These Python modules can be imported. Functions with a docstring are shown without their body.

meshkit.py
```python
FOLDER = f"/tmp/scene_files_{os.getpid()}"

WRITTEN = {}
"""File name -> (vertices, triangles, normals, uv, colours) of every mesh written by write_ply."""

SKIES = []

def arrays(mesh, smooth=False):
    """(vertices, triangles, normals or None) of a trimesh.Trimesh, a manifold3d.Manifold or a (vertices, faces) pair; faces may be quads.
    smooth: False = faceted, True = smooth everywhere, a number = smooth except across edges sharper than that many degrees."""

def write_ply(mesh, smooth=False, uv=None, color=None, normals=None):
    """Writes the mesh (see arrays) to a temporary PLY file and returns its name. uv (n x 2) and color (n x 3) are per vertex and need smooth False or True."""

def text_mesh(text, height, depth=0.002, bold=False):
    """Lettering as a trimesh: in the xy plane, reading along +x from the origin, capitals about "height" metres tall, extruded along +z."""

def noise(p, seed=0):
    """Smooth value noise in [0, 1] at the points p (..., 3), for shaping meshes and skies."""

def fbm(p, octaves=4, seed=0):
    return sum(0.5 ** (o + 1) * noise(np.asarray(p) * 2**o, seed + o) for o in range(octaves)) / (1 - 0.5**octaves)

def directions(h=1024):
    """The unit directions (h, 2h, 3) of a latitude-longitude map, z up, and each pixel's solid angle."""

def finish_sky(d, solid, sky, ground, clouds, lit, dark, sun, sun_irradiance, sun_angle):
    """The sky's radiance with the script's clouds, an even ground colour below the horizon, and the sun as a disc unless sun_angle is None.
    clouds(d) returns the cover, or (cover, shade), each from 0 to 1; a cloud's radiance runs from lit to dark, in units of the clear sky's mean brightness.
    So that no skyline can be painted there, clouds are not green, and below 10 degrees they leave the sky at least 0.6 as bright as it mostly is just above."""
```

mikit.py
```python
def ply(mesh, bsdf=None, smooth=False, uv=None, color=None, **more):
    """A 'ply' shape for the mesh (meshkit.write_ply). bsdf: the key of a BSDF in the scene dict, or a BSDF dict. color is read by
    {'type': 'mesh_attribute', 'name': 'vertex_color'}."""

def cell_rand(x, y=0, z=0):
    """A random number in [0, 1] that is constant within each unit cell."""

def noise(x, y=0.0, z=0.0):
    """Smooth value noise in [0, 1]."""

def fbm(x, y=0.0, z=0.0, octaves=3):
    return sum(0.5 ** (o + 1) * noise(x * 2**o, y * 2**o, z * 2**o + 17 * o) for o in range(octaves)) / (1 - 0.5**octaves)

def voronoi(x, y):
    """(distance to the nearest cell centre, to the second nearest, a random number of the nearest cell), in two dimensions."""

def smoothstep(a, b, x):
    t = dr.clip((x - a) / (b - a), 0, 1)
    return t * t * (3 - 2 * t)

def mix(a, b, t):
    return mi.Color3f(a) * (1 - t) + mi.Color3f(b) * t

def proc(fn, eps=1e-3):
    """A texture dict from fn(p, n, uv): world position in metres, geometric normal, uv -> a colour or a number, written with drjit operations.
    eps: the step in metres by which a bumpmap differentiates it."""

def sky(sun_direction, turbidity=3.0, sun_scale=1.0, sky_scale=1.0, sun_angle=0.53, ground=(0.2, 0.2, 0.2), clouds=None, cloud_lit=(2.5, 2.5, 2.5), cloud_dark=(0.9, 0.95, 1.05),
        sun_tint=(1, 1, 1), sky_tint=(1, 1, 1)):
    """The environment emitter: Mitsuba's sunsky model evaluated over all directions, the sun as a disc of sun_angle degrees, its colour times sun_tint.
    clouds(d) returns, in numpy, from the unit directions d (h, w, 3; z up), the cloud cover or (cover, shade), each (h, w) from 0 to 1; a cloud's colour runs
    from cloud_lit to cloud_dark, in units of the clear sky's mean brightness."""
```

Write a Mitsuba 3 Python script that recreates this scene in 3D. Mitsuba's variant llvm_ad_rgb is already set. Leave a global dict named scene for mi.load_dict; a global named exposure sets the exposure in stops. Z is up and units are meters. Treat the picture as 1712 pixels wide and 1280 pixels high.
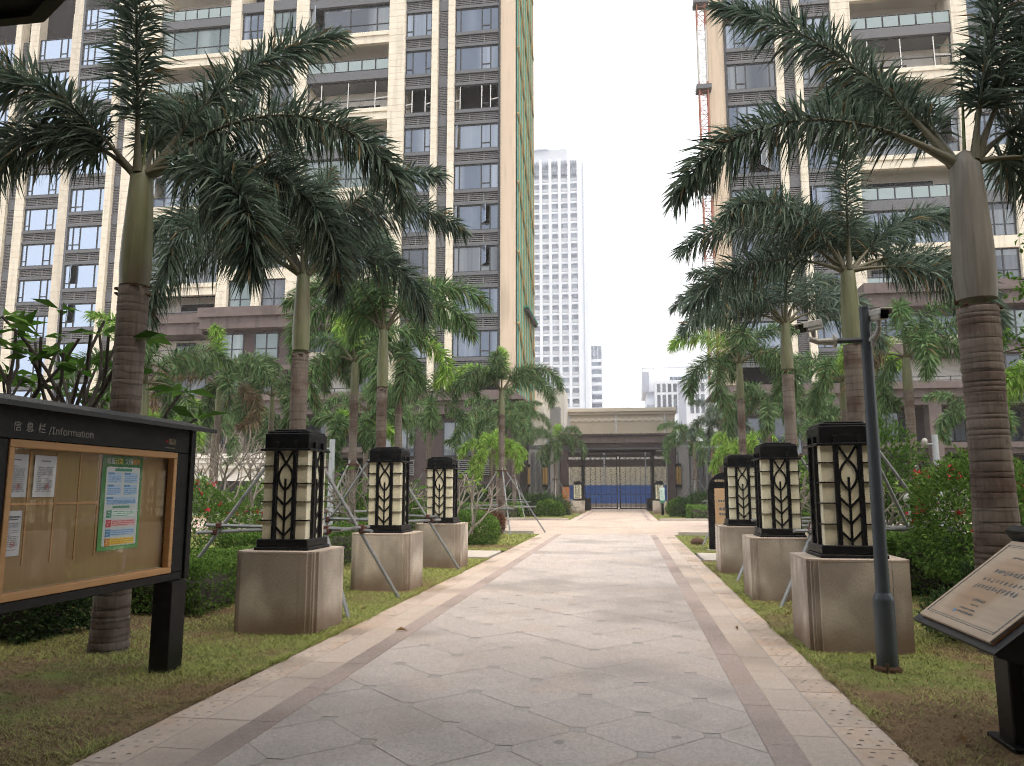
import math, json
import numpy as np, trimesh, drjit as dr, mitsuba as mi
import mikit, meshkit
from mikit import proc, noise, fbm, smoothstep, mix, cell_rand, voronoi
from shapely.geometry import Polygon, Point, box as sbox
from shapely import affinity

T = mi.ScalarTransform4f
scene, labels = {}, {}

# ------------------------------------------------------------------ camera, sky, exposure
YAW, PITCH, EYE = math.radians(8.416), math.radians(8.018), 1.55
FWD = np.array([-math.sin(YAW) * math.cos(PITCH), math.cos(YAW) * math.cos(PITCH), math.sin(PITCH)])
scene['camera'] = dict(type='perspective', fov=2 * math.degrees(math.atan(856 / 1285)), fov_axis='x', near_clip=0.05, far_clip=3000.0,
                       to_world=T().look_at(origin=[0, 0, EYE], target=[float(v) for v in FWD + [0, 0, EYE]], up=[0, 0, 1]))
scene['sky'] = mikit.sky((0.30, -0.42, 0.86), turbidity=4, sun_scale=0.22, sun_angle=40, clouds=lambda d: (np.ones(d.shape[:2]), 0.25 + 0.25 * meshkit.fbm(d * [2.2, 2.2, 5], 3)),
                         cloud_lit=(2.5, 2.52, 2.56), cloud_dark=(1.7, 1.74, 1.82))
exposure = 2.82

# ------------------------------------------------------------------ helpers
def rng(seed): return np.random.default_rng(seed)

class MB:
    """collects triangles of one mesh"""
    def __init__(s): s.v, s.f, s.c, s.n = [], [], [], 0
    def add(s, v, f, c=None):
        v = np.asarray(v, float); f = np.asarray(f, int)
        if f.shape[1] == 4: f = np.vstack([f[:, [0, 1, 2]], f[:, [0, 2, 3]]])
        s.v.append(v); s.f.append(f + s.n); s.n += len(v)
        if c is not None: s.c.append(np.broadcast_to(np.asarray(c, float), (len(v), 3)))
        return s
    def mesh(s, m): return s.add(m.vertices, m.faces)
    def box(s, x0, x1, y0, y1, z0, z1):
        x0, x1, y0, y1, z0, z1 = min(x0, x1), max(x0, x1), min(y0, y1), max(y0, y1), min(z0, z1), max(z0, z1)
        v = [[x, y, z] for x in (x0, x1) for y in (y0, y1) for z in (z0, z1)]
        return s.add(v, [[0, 1, 3, 2], [4, 6, 7, 5], [0, 4, 5, 1], [2, 3, 7, 6], [0, 2, 6, 4], [1, 5, 7, 3]])
    def cbox(s, x0, x1, y0, y1, z0, z1, c=0.006):
        p = []
        for sx in (0, 1):
            for sy in (0, 1):
                for sz in (0, 1):
                    q = np.array([(x0, x1)[sx], (y0, y1)[sy], (z0, z1)[sz]])
                    d = np.array([1 - 2 * sx, 1 - 2 * sy, 1 - 2 * sz]) * c
                    for k in range(3):
                        e = d.copy(); e[k] = 0
                        p.append(q + e)
        return s.mesh(trimesh.convex.convex_hull(np.array(p)))
    def bar(s, p, q, w, h=None, up=(0, 0, 1)):
        p, q = np.asarray(p, float), np.asarray(q, float); h = w if h is None else h
        t = q - p; t /= np.linalg.norm(t)
        a = np.cross(t, up)
        if np.linalg.norm(a) < 1e-6: a = np.cross(t, [1, 0, 0])
        a /= np.linalg.norm(a); b = np.cross(t, a)
        v = [e + i * a * w / 2 + j * b * h / 2 for e in (p, q) for i, j in ((-1, -1), (1, -1), (1, 1), (-1, 1))]
        return s.add(v, [[0, 3, 2, 1], [4, 5, 6, 7], [0, 1, 5, 4], [1, 2, 6, 5], [2, 3, 7, 6], [3, 0, 4, 7]])
    def poly(s, pts, radii, n=7, c=None, cap=True):
        p = np.asarray(pts, float); r = np.broadcast_to(np.asarray(radii, float), (len(p),))
        t = np.gradient(p, axis=0); t /= np.linalg.norm(t, axis=1, keepdims=True) + 1e-12
        ref = np.where(np.abs(t[:, 2:]) < 0.92, [[0, 0, 1.0]], [[0.13, 1.0, 0]])
        if np.abs(t[:, 2]).max() > 0.92 and np.abs(t[:, 2]).min() < 0.98: ref = np.broadcast_to([0.31, 0.87, 0.05], t.shape)
        a = np.cross(t, ref); a /= np.linalg.norm(a, axis=1, keepdims=True) + 1e-12
        b = np.cross(t, a); ang = np.arange(n) * 2 * np.pi / n
        v = (p[:, None] + r[:, None, None] * (np.cos(ang)[None, :, None] * a[:, None] + np.sin(ang)[None, :, None] * b[:, None])).reshape(-1, 3)
        i, j = np.meshgrid(np.arange(len(p) - 1), np.arange(n), indexing='ij')
        q = np.stack([i * n + j, i * n + (j + 1) % n, (i + 1) * n + (j + 1) % n, (i + 1) * n + j], -1).reshape(-1, 4)[:, ::-1]
        s.add(v, q, c)
        if cap:
            for base, flip in ((0, 1), ((len(p) - 1) * n, 0)):
                ring = v[base:base + n]
                f = [[n, (k + 1) % n, k] if flip == 0 else [n, k, (k + 1) % n] for k in range(n)]
                s.add(np.vstack([ring, ring.mean(0)]), np.array(f)[:, ::-1], c)
        return s
    def tube(s, p, q, r0, r1=None, n=10): return s.poly([p, q], [r0, r0 if r1 is None else r1], n)
    def lathe(s, cx, cy, prof, n=20):
        prof = np.asarray(prof, float)
        return s.poly([[cx, cy, z] for r, z in prof], [r for r, z in prof], n)
    def prism(s, polygon, z0, z1):
        for g in getattr(polygon, 'geoms', [polygon]):
            m = trimesh.creation.extrude_polygon(g, z1 - z0, engine='earcut'); m.apply_translation([0, 0, z0]); s.mesh(m)
        return s
    def xf(s, m):
        m = np.asarray(m, float)
        s.v = [v @ m[:3, :3].T + m[:3, 3] for v in s.v]
        return s
    def get(s): return np.vstack(s.v), np.vstack(s.f)
    def col(s): return np.vstack(s.c)

used = {}
def key(name):
    k = used.get(name, 0); used[name] = k + 1
    return name if k == 0 else f'{name}_{k:03d}'

def put(k, m, bsdf, smooth=False, **more):
    if isinstance(m, MB):
        color = m.col() if m.c else None
        if color is not None and smooth is not False: smooth = True
        scene[k] = mikit.ply(m.get(), bsdf, smooth, color=color, **more)
    else: scene[k] = mikit.ply(m, bsdf, smooth, **more)
    return k

def thing(name, label, cat, group=None, mesh=None, bsdf=None, smooth=False):
    k = key(name)
    labels[k] = dict(label=label, category=cat)
    if group: labels[k]['group'] = group
    if mesh is not None: put(k, mesh, bsdf, smooth)
    return k

def struct(name, mesh, bsdf, label, smooth=False, cat='ground'):
    k = key(name)
    if mesh is not None: put(k, mesh, bsdf, smooth)
    labels[k] = dict(label=label, kind='structure', category=cat)
    return k

def part(parent, name, mesh, bsdf, smooth=False, label=None, stuff=False, **more):
    k = key(f'{parent}__{name}')
    put(k, mesh, bsdf, smooth, **more)
    d = {}
    if label: d['label'] = label
    if stuff: d['kind'] = 'stuff'
    if d: labels[k] = d
    return k

def part_copy(parent, name, src, to_world):
    k = key(f'{parent}__{name}')
    scene[k] = {**src, 'to_world': to_world}
    return k

def B(*a): return MB().box(*a)

# ------------------------------------------------------------------ materials
def rgb(*c): return {'type': 'rgb', 'value': list(c)}
def mat(name, color, rough=0.7, spec=0.4, metallic=0.0, bump=None, **more):
    b = dict(type='principled', base_color=color if isinstance(color, dict) else rgb(*color), roughness=rough, specular=spec, metallic=metallic, **more)
    if bump: b = dict(type='bumpmap', arbitrary=proc(bump[0], bump[1]), scale=1.0, nested=b)
    scene[name] = dict(type='twosided', nested=b)
    return name
VC = {'type': 'mesh_attribute', 'name': 'vertex_color'}

def puddle(p, x, y, r):
    d = dr.sqrt(dr.square((p.x - x)) + dr.square((p.y - y) * 0.8)) / r + 0.9 * (fbm(p.x * 7, p.y * 7, 0, 3) - 0.5)
    return smoothstep(1.0, 0.75, d)
def speckle(base, amp, f=160.0, stain=0.18, sf=0.8, tint=(1.0, 0.93, 0.86)):
    base = mi.Color3f(*base) if False else base
    def fn(p, n, uv):
        a = noise(p.x * f, p.y * f, p.z * f) * 0.6 + noise(p.x * f * 0.37, p.y * f * 0.37, p.z * f * 0.37 + 9) * 0.4
        s = fbm(p.x * sf, p.y * sf, p.z * sf, 4)
        k = (1 + amp * (a - 0.5) * 2) * (1 - stain * smoothstep(0.42, 0.78, s))
        warm = smoothstep(0.5, 0.8, fbm(p.x * sf * 2.7 + 31, p.y * sf * 2.7, p.z * sf * 2.7, 3)) * 0.5
        wear = 1 - 0.09 * puddle(p, 0.33, 5.75, 0.16) - 0.06 * puddle(p, 0.12, 6.35, 0.3) - 0.07 * puddle(p, -0.9, 7.4, 0.9) - 0.08 * puddle(p, -1.6, 11.0, 1.1) - 0.30 * puddle(p, -0.45, 5.05, 0.035) - 0.3 * puddle(p, 0.28, 5.25, 0.03)
        return mix(base, [b * t for b, t in zip(base, tint)], warm) * k * wear
    return proc(fn)

for i, c in enumerate([(0.455, 0.405, 0.378), (0.44, 0.392, 0.366), (0.468, 0.418, 0.388)]):
    mat(f'paver_stone_{i}', speckle(c, 0.24, 150, 0.30, 0.7), 0.72, 0.35)
mat('dot_stone', speckle((0.375, 0.34, 0.318), 0.22), 0.6, 0.4)
for i, c in enumerate([(0.49, 0.415, 0.36), (0.465, 0.39, 0.335)]):
    mat(f'band_stone_{i}', speckle(c, 0.15, 150, 0.22, 0.9), 0.75, 0.3)
mat('strip_stone', speckle((0.37, 0.30, 0.272), 0.22, 150, 0.25), 0.7, 0.35)
for i, c in enumerate([(0.49, 0.405, 0.34), (0.455, 0.37, 0.31), (0.51, 0.425, 0.36)]):
    mat(f'drain_stone_{i}', speckle(c, 0.12, 120, 0.3, 1.3, (1.0, 0.86, 0.72)), 0.8, 0.3)
mat('slate_panel', (0.40, 0.44, 0.54), 0.5, 0.4)
mat('joint_mortar', (0.36, 0.325, 0.30), 0.95, 0.2)
mat('drain_void', (0.012, 0.011, 0.01), 0.9, 0.2)
def crossroad_fn(p, n, uv):
    a = cell_rand(dr.floor(p.x / 0.6 + 0.5 * dr.floor(p.y / 0.3)), dr.floor(p.y / 0.3))
    jy = dr.abs(p.y / 0.3 - dr.floor(p.y / 0.3 + 0.5)); j = smoothstep(0.0, 0.04, jy)
    s = fbm(p.x * 0.5, p.y * 0.5, 0, 4)
    return mix((0.40, 0.325, 0.275), (0.52, 0.43, 0.365), a * 0.7 + s * 0.3) * (0.82 + 0.18 * j) * (1 - 0.2 * smoothstep(0.5, 0.8, s))
mat('crossroad_stone', proc(crossroad_fn), 0.75, 0.3)
mat('kerb_stone', speckle((0.46, 0.42, 0.37), 0.15, 130, 0.3), 0.75, 0.3)
def earth_fn(p, n, uv):
    return mix((0.11, 0.07, 0.045), (0.16, 0.11, 0.07), fbm(p.x, p.y, 0, 4))
mat('earth', proc(earth_fn), 0.95, 0.1)
def lawn_fn(p, n, uv):
    a = fbm(p.x * 0.55 + 7, p.y * 0.55, 3, 4); f = fbm(p.x * 9, p.y * 9, 0, 3); g = noise(p.x * 90, p.y * 90, 0)
    near = smoothstep(9.5, 5.0, p.y)
    dry = smoothstep(0.42, 0.74, a + 0.18 * near + 0.55 * (fbm(p.x * 2.6, p.y * 2.6, 0, 4) - 0.5))
    c = mix((0.14, 0.165, 0.05), (0.165, 0.112, 0.066), dry)
    return c * (0.55 + 0.45 * f + 0.35 * g)
mat('lawn_soil', proc(lawn_fn), 0.95, 0.1)
def pedestal_fn(p, n, uv):
    a = noise(p.x * 170, p.y * 170, p.z * 170); s = fbm(p.x * 1.7, p.y * 1.7, p.z * 1.2, 4)
    st = fbm(p.x * 6, p.y * 6, p.z * 0.7 + 4, 3)
    low = smoothstep(0.38, 0.0, p.z + 0.35 * (fbm(p.x * 4, p.y * 4, p.z * 3, 3) - 0.5))
    c = mix((0.56, 0.50, 0.43), (0.335, 0.285, 0.24), smoothstep(0.34, 0.64, s))
    c = mix(c, (0.21, 0.165, 0.135), smoothstep(0.5, 0.8, st) * 0.55)
    c = mix(c, (0.20, 0.125, 0.085), low * 0.75)
    return c * (0.78 + 0.44 * a)
mat('pedestal_granite', proc(pedestal_fn), 0.8, 0.3)
mat('pedestal_cap', speckle((0.47, 0.40, 0.335), 0.12, 150, 0.3, 2.2), 0.75, 0.3)
def blackmetal_fn(p, n, uv):
    d = fbm(p.x * 7, p.y * 7, p.z * 7, 3)
    return mix((0.0042, 0.0046, 0.0062), (0.010, 0.010, 0.011), smoothstep(0.5, 0.85, d))
mat('black_metal', proc(blackmetal_fn), 0.45, 0.3)
mat('black_matte', proc(blackmetal_fn), 0.6, 0.4)
def lampglass_fn(p, n, uv):
    w = noise((p.x + p.y) * 260, 0, p.z * 3); d = fbm(p.x * 5, p.y * 5, p.z * 2, 3)
    return mix((0.90, 0.855, 0.66), (0.80, 0.75, 0.545), w * 0.7) * (1.05 - 0.2 * d)
mat('lamp_glass', proc(lampglass_fn), 0.35, 0.5)
mat('galvanised', proc(lambda p, n, uv: mix((0.20, 0.21, 0.22), (0.31, 0.32, 0.33), fbm(p.x * 9, p.y * 9, p.z * 9, 3)) * (1 - 0.55 * smoothstep(0.62, 0.8, fbm(p.x * 4, p.y * 4, p.z * 4 + 5, 3)))), 0.45, 0.5, 0.35)
mat('clamp_red', proc(lambda p, n, uv: mix((0.11, 0.028, 0.02), (0.07, 0.035, 0.025), fbm(p.x * 25, p.y * 25, p.z * 25, 2))), 0.7, 0.4)
mat('pole_paint', proc(lambda p, n, uv: mix((0.055, 0.07, 0.088), (0.08, 0.095, 0.11), fbm(p.x * 6, p.y * 6, p.z * 2, 3)) * (1 - 0.5 * smoothstep(0.25, 0.0, p.z))), 0.4, 0.5)
mat('camera_white', (0.46, 0.455, 0.43), 0.4, 0.5)
mat('camera_black', (0.008, 0.008, 0.01), 0.15, 0.5)
mat('white_pole', (0.42, 0.46, 0.5), 0.45, 0.5)
def trunk_fn(p, n, uv):
    v = noise(p.x * 55, p.y * 55, p.z * 2.5); s = fbm(p.x * 3.5, p.y * 3.5, p.z * 2.2, 4); u = p.z * 8.5 + 0.9 * noise(0.3, 0.7, p.z * 2.1) + 0.3 * noise(p.x * 8, p.y * 8, p.z * 4)
    r = 1 - 0.6 * smoothstep(0.36, 0.49, dr.abs(u - dr.floor(u) - 0.5)) * noise(p.x * 5, p.y * 5, p.z * 3 + 2)
    c = mix((0.11, 0.088, 0.074), (0.235, 0.20, 0.175), s)
    c = mix(c, (0.085, 0.052, 0.042), smoothstep(0.48, 0.72, fbm(p.x * 2.3 + 8, p.y * 2.3, p.z * 3.1, 4)) * 0.75)
    return c * (0.8 + 0.4 * v) * r
mat('palm_trunk', proc(trunk_fn), 0.85, 0.25, bump=(lambda p, n, uv: 0.006 * noise(p.x * 60, p.y * 60, p.z * 9), 2e-3))
def shaft_fn(p, n, uv):
    s = fbm(p.x * 8, p.y * 8, p.z * 1.6, 4); st = noise(p.x * 60, p.y * 60, p.z * 1.2)
    c = mix((0.095, 0.115, 0.05), (0.19, 0.20, 0.105), s)
    c = mix(c, (0.10, 0.075, 0.052), smoothstep(0.46, 0.74, fbm(p.x * 4 + 3, p.y * 4, p.z * 1.1, 4)) * 0.75)
    return mix(c, (0.24, 0.22, 0.15), st * 0.35)
mat('palm_shaft_grey', proc(lambda p, n, uv: mix((0.13, 0.12, 0.10), (0.25, 0.235, 0.205), fbm(p.x * 8, p.y * 8, p.z * 1.6, 4)) * (0.8 + 0.3 * noise(p.x * 50, p.y * 50, p.z))), 0.5, 0.4)
mat('palm_shaft', proc(shaft_fn), 0.45, 0.45)
scene['leaf'] = dict(type='principledthin', base_color=VC, roughness=0.34, spec_trans=0.0, diff_trans=0.5, eta=1.45)
mat('rachis', VC, 0.5, 0.4)
mat('bark_grey', proc(lambda p, n, uv: mix((0.20, 0.17, 0.145), (0.34, 0.31, 0.28), fbm(p.x * 12, p.y * 12, p.z * 12, 3))), 0.85, 0.2)
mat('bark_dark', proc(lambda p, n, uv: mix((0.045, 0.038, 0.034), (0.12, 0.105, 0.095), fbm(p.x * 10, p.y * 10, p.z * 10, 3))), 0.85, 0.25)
mat('fibre', (0.09, 0.055, 0.035), 0.95, 0.1)
# buildings
def cream_fn(p, n, uv):
    s = fbm(p.x * 0.3, p.y * 0.3, p.z * 0.12, 4); b = cell_rand(dr.floor(p.x * 1.3), dr.floor(p.y * 1.3), dr.floor(p.z / 0.53 + 0.2))
    st = fbm(p.x * 3.0, p.y * 3.0, p.z * 0.25, 3)
    return mix((0.71, 0.645, 0.53), (0.81, 0.755, 0.64), 0.5 * s + 0.5 * b) * (1 - 0.16 * smoothstep(0.5, 0.8, st))
mat('cream_stone', proc(cream_fn), 0.75, 0.3)
mat('corner_stone', proc(lambda p, n, uv: mix((0.60, 0.495, 0.385), (0.68, 0.57, 0.45), fbm(p.x * 0.5, p.y * 0.5, p.z * 0.15, 4)) * (1 - 0.2 * smoothstep(0.5, 0.8, fbm(p.x * 4, p.y * 4, p.z * 0.2, 3)))), 0.8, 0.3)
mat('grey_metal', (0.115, 0.12, 0.135), 0.5, 0.45)
mat('roof_metal', (0.018, 0.019, 0.022), 0.5, 0.5)
mat('frame_metal', (0.03, 0.033, 0.04), 0.45, 0.45)
mat('louvre_metal', (0.185, 0.185, 0.20), 0.55, 0.4)
mat('louvre_back', (0.05, 0.05, 0.055), 0.8, 0.2)
def win_fn(c0, c1, f):
    def fn(p, n, uv):
        cur = noise(p.x * 7.0, 0, dr.floor(p.z / 3.19 - 0.4) * 3.7); big = noise(p.x * 0.9, p.y * 0.9, dr.floor(p.z / 3.19 - 0.4) * 5.1)
        return mix(c0, c1, smoothstep(0.35, 0.75, big) * (0.55 + 0.45 * cur)) * f
    return proc(fn)
mat('glass_mirror', (0.40, 0.475, 0.60), 0.03, 0.8, 0.85)
mat('glass_blue', win_fn((0.09, 0.12, 0.175), (0.30, 0.35, 0.43), 1.0), 0.05, 1.0, 0.35)
mat('glass_dark', win_fn((0.05, 0.062, 0.085), (0.21, 0.235, 0.26), 1.0), 0.05, 1.0, 0.3)
mat('glass_green', win_fn((0.12, 0.16, 0.17), (0.26, 0.31, 0.31), 1.0), 0.05, 1.0, 0.35)
mat('glass_rail', (0.25, 0.31, 0.31), 0.06, 1.0, 0.35)
mat('white_tape', (0.78, 0.78, 0.78), 0.6, 0.3)
mat('interior_dark', (0.035, 0.032, 0.035), 0.9, 0.1)
mat('interior_plaster', proc(lambda p, n, uv: mix((0.62, 0.605, 0.57), (0.72, 0.70, 0.66), fbm(p.x * 0.7, p.y * 0.7, p.z * 0.7, 3))), 0.9, 0.1)
mat('white_wall', proc(lambda p, n, uv: mix((0.68, 0.65, 0.60), (0.80, 0.77, 0.71), fbm(p.x * 0.5, p.y * 0.5, p.z * 0.4, 4))), 0.85, 0.2)
def purple_fn(p, n, uv):
    s = fbm(p.x * 0.6, p.y * 0.6, p.z * 2.5, 4); st = fbm(p.x * 2.5, p.y * 2.5, p.z * 0.3, 3); b = cell_rand(dr.floor(p.x / 1.2), dr.floor(p.z / 0.7))
    return mix((0.112, 0.087, 0.085), (0.162, 0.128, 0.125), 0.6 * s + 0.4 * b) * (1 - 0.25 * smoothstep(0.5, 0.8, st))
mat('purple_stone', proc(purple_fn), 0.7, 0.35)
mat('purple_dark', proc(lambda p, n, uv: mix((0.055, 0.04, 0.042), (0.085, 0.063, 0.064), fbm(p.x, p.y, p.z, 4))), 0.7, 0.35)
def net_fn(p, n, uv):
    w = noise(p.x * 3, p.y * 5.0, p.z * 2.2); v = voronoi(p.y * 1.1, p.z * 0.7)[2]; f = noise(p.x, p.y * 22, p.z * 22)
    c = mix((0.06, 0.27, 0.23), (0.20, 0.45, 0.39), w * 0.6 + 0.4 * v)
    return mix(c, (0.42, 0.50, 0.42), smoothstep(0.68, 0.9, f) * 0.6)
mat('scaffold_net', proc(net_fn), 0.9, 0.1)
mat('bamboo', (0.50, 0.38, 0.20), 0.8, 0.2)
mat('green_tarp', (0.06, 0.30, 0.22), 0.7, 0.2)
mat('mast_red', (0.40, 0.17, 0.13), 0.6, 0.3)
mat('mast_white', (0.60, 0.58, 0.56), 0.6, 0.3)
mat('tower_white', (0.73, 0.785, 0.86), 0.5, 0.4)
mat('tower_glass', proc(lambda p, n, uv: mix((0.10, 0.125, 0.17), (0.26, 0.30, 0.37), cell_rand(dr.floor(p.x / 1.2), dr.floor(p.z / 1.9)))), 0.1, 0.9, 0.3)
mat('tower_grey', (0.50, 0.54, 0.60), 0.5, 0.4)
mat('tan_clad', proc(lambda p, n, uv: mix((0.62, 0.55, 0.45), (0.70, 0.625, 0.515), fbm(p.x * 0.8, p.y, p.z * 0.4, 3))), 0.75, 0.3)
mat('tan_trim', (0.80, 0.725, 0.60), 0.75, 0.3)
mat('grey_wall', proc(lambda p, n, uv: mix((0.24, 0.235, 0.24), (0.33, 0.325, 0.325), fbm(p.x * 0.8, p.y, p.z * 0.5, 4))), 0.8, 0.3)
mat('hoarding_blue', proc(lambda p, n, uv: mix((0.045, 0.14, 0.52), (0.08, 0.21, 0.64), fbm(p.x * 0.7, 0, p.z, 3))), 0.5, 0.4)
mat('hoarding_cream', (0.80, 0.75, 0.60), 0.8, 0.2)
mat('amber_glass', (0.34, 0.21, 0.065), 0.4, 0.5)
def wood_fn(c0, c1, ax):
    def fn(p, n, uv):
        a, b = (p.y, p.z) if ax == 'y' else (p.z, p.y)
        g = fbm(a * 1.5, b * 60 + 3 * noise(a * 2, b * 6, 1), p.x * 40, 3)
        return mix(c0, c1, g)
    return fn
mat('frame_wood', proc(wood_fn((0.36, 0.19, 0.075), (0.52, 0.30, 0.135), 'y')), 0.5, 0.4)
mat('board_back', proc(wood_fn((0.26, 0.17, 0.075), (0.33, 0.22, 0.105), 'z')), 0.6, 0.3)
mat('paper', proc(lambda p, n, uv: mix((0.52, 0.54, 0.56), (0.60, 0.61, 0.62), fbm(p.x * 9, p.y * 9, p.z * 9, 2))), 0.8, 0.2)
mat('ink_grey', (0.16, 0.16, 0.18), 0.8, 0.2)
mat('ink_red', (0.45, 0.10, 0.10), 0.8, 0.2)
mat('poster_green', proc(lambda p, n, uv: mix((0.03, 0.14, 0.04), (0.10, 0.31, 0.09), smoothstep(1.75, 1.1, p.z + 0.25 * (fbm(p.y * 5, p.z * 5, 0, 3) - 0.5)))), 0.5, 0.4)
mat('poster_pale', (0.66, 0.80, 0.74), 0.6, 0.3)
mat('poster_blue', (0.12, 0.27, 0.50), 0.6, 0.3)
mat('poster_sky', (0.42, 0.56, 0.74), 0.6, 0.3)
mat('poster_teal', (0.07, 0.26, 0.17), 0.6, 0.3)
mat('poster_red', (0.52, 0.06, 0.10), 0.6, 0.3)
mat('poster_orange', (0.62, 0.24, 0.05), 0.6, 0.3)
mat('poster_yellow', (0.75, 0.58, 0.08), 0.6, 0.3)
mat('poster_white', (0.58, 0.62, 0.62), 0.6, 0.3)
mat('poster_pink', (0.70, 0.42, 0.42), 0.6, 0.3)
mat('letter_tan', (0.35, 0.29, 0.19), 0.5, 0.4)
mat('letter_grey', (0.33, 0.31, 0.28), 0.5, 0.4)
def plate_fn(p, n, uv):
    r = fbm(p.x * 5, p.y * 4, p.z * 4, 4)
    d = dr.sqrt(dr.square((p.x - 2.36) * 2.6) + dr.square((p.y - 5.62) * 2.2))
    rust = smoothstep(0.85, 0.25, d + 0.9 * (r - 0.5)) * 0.6 + smoothstep(0.55, 0.8, r) * 0.3
    return mix((0.46, 0.37, 0.285), (0.32, 0.19, 0.105), rust) * (0.9 + 0.2 * noise(p.x * 40, p.y * 3, p.z * 40))
mat('sign_copper', proc(plate_fn), 0.5, 0.4, 0.1)
mat('sign_edge', (0.40, 0.16, 0.06), 0.6, 0.3)
mat('sign_tan', (0.50, 0.33, 0.19), 0.55, 0.35)
mat('sign_ink', (0.10, 0.12, 0.14), 0.6, 0.3)
mat('rock_brown', proc(lambda p, n, uv: mix((0.08, 0.05, 0.035), (0.20, 0.13, 0.085), fbm(p.x * 9, p.y * 9, p.z * 9, 3))), 0.9, 0.2)
mat('petal_red', (0.55, 0.035, 0.055), 0.6, 0.3)
scene['clear_pane'] = dict(type='thindielectric', int_ior=1.5)

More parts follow.
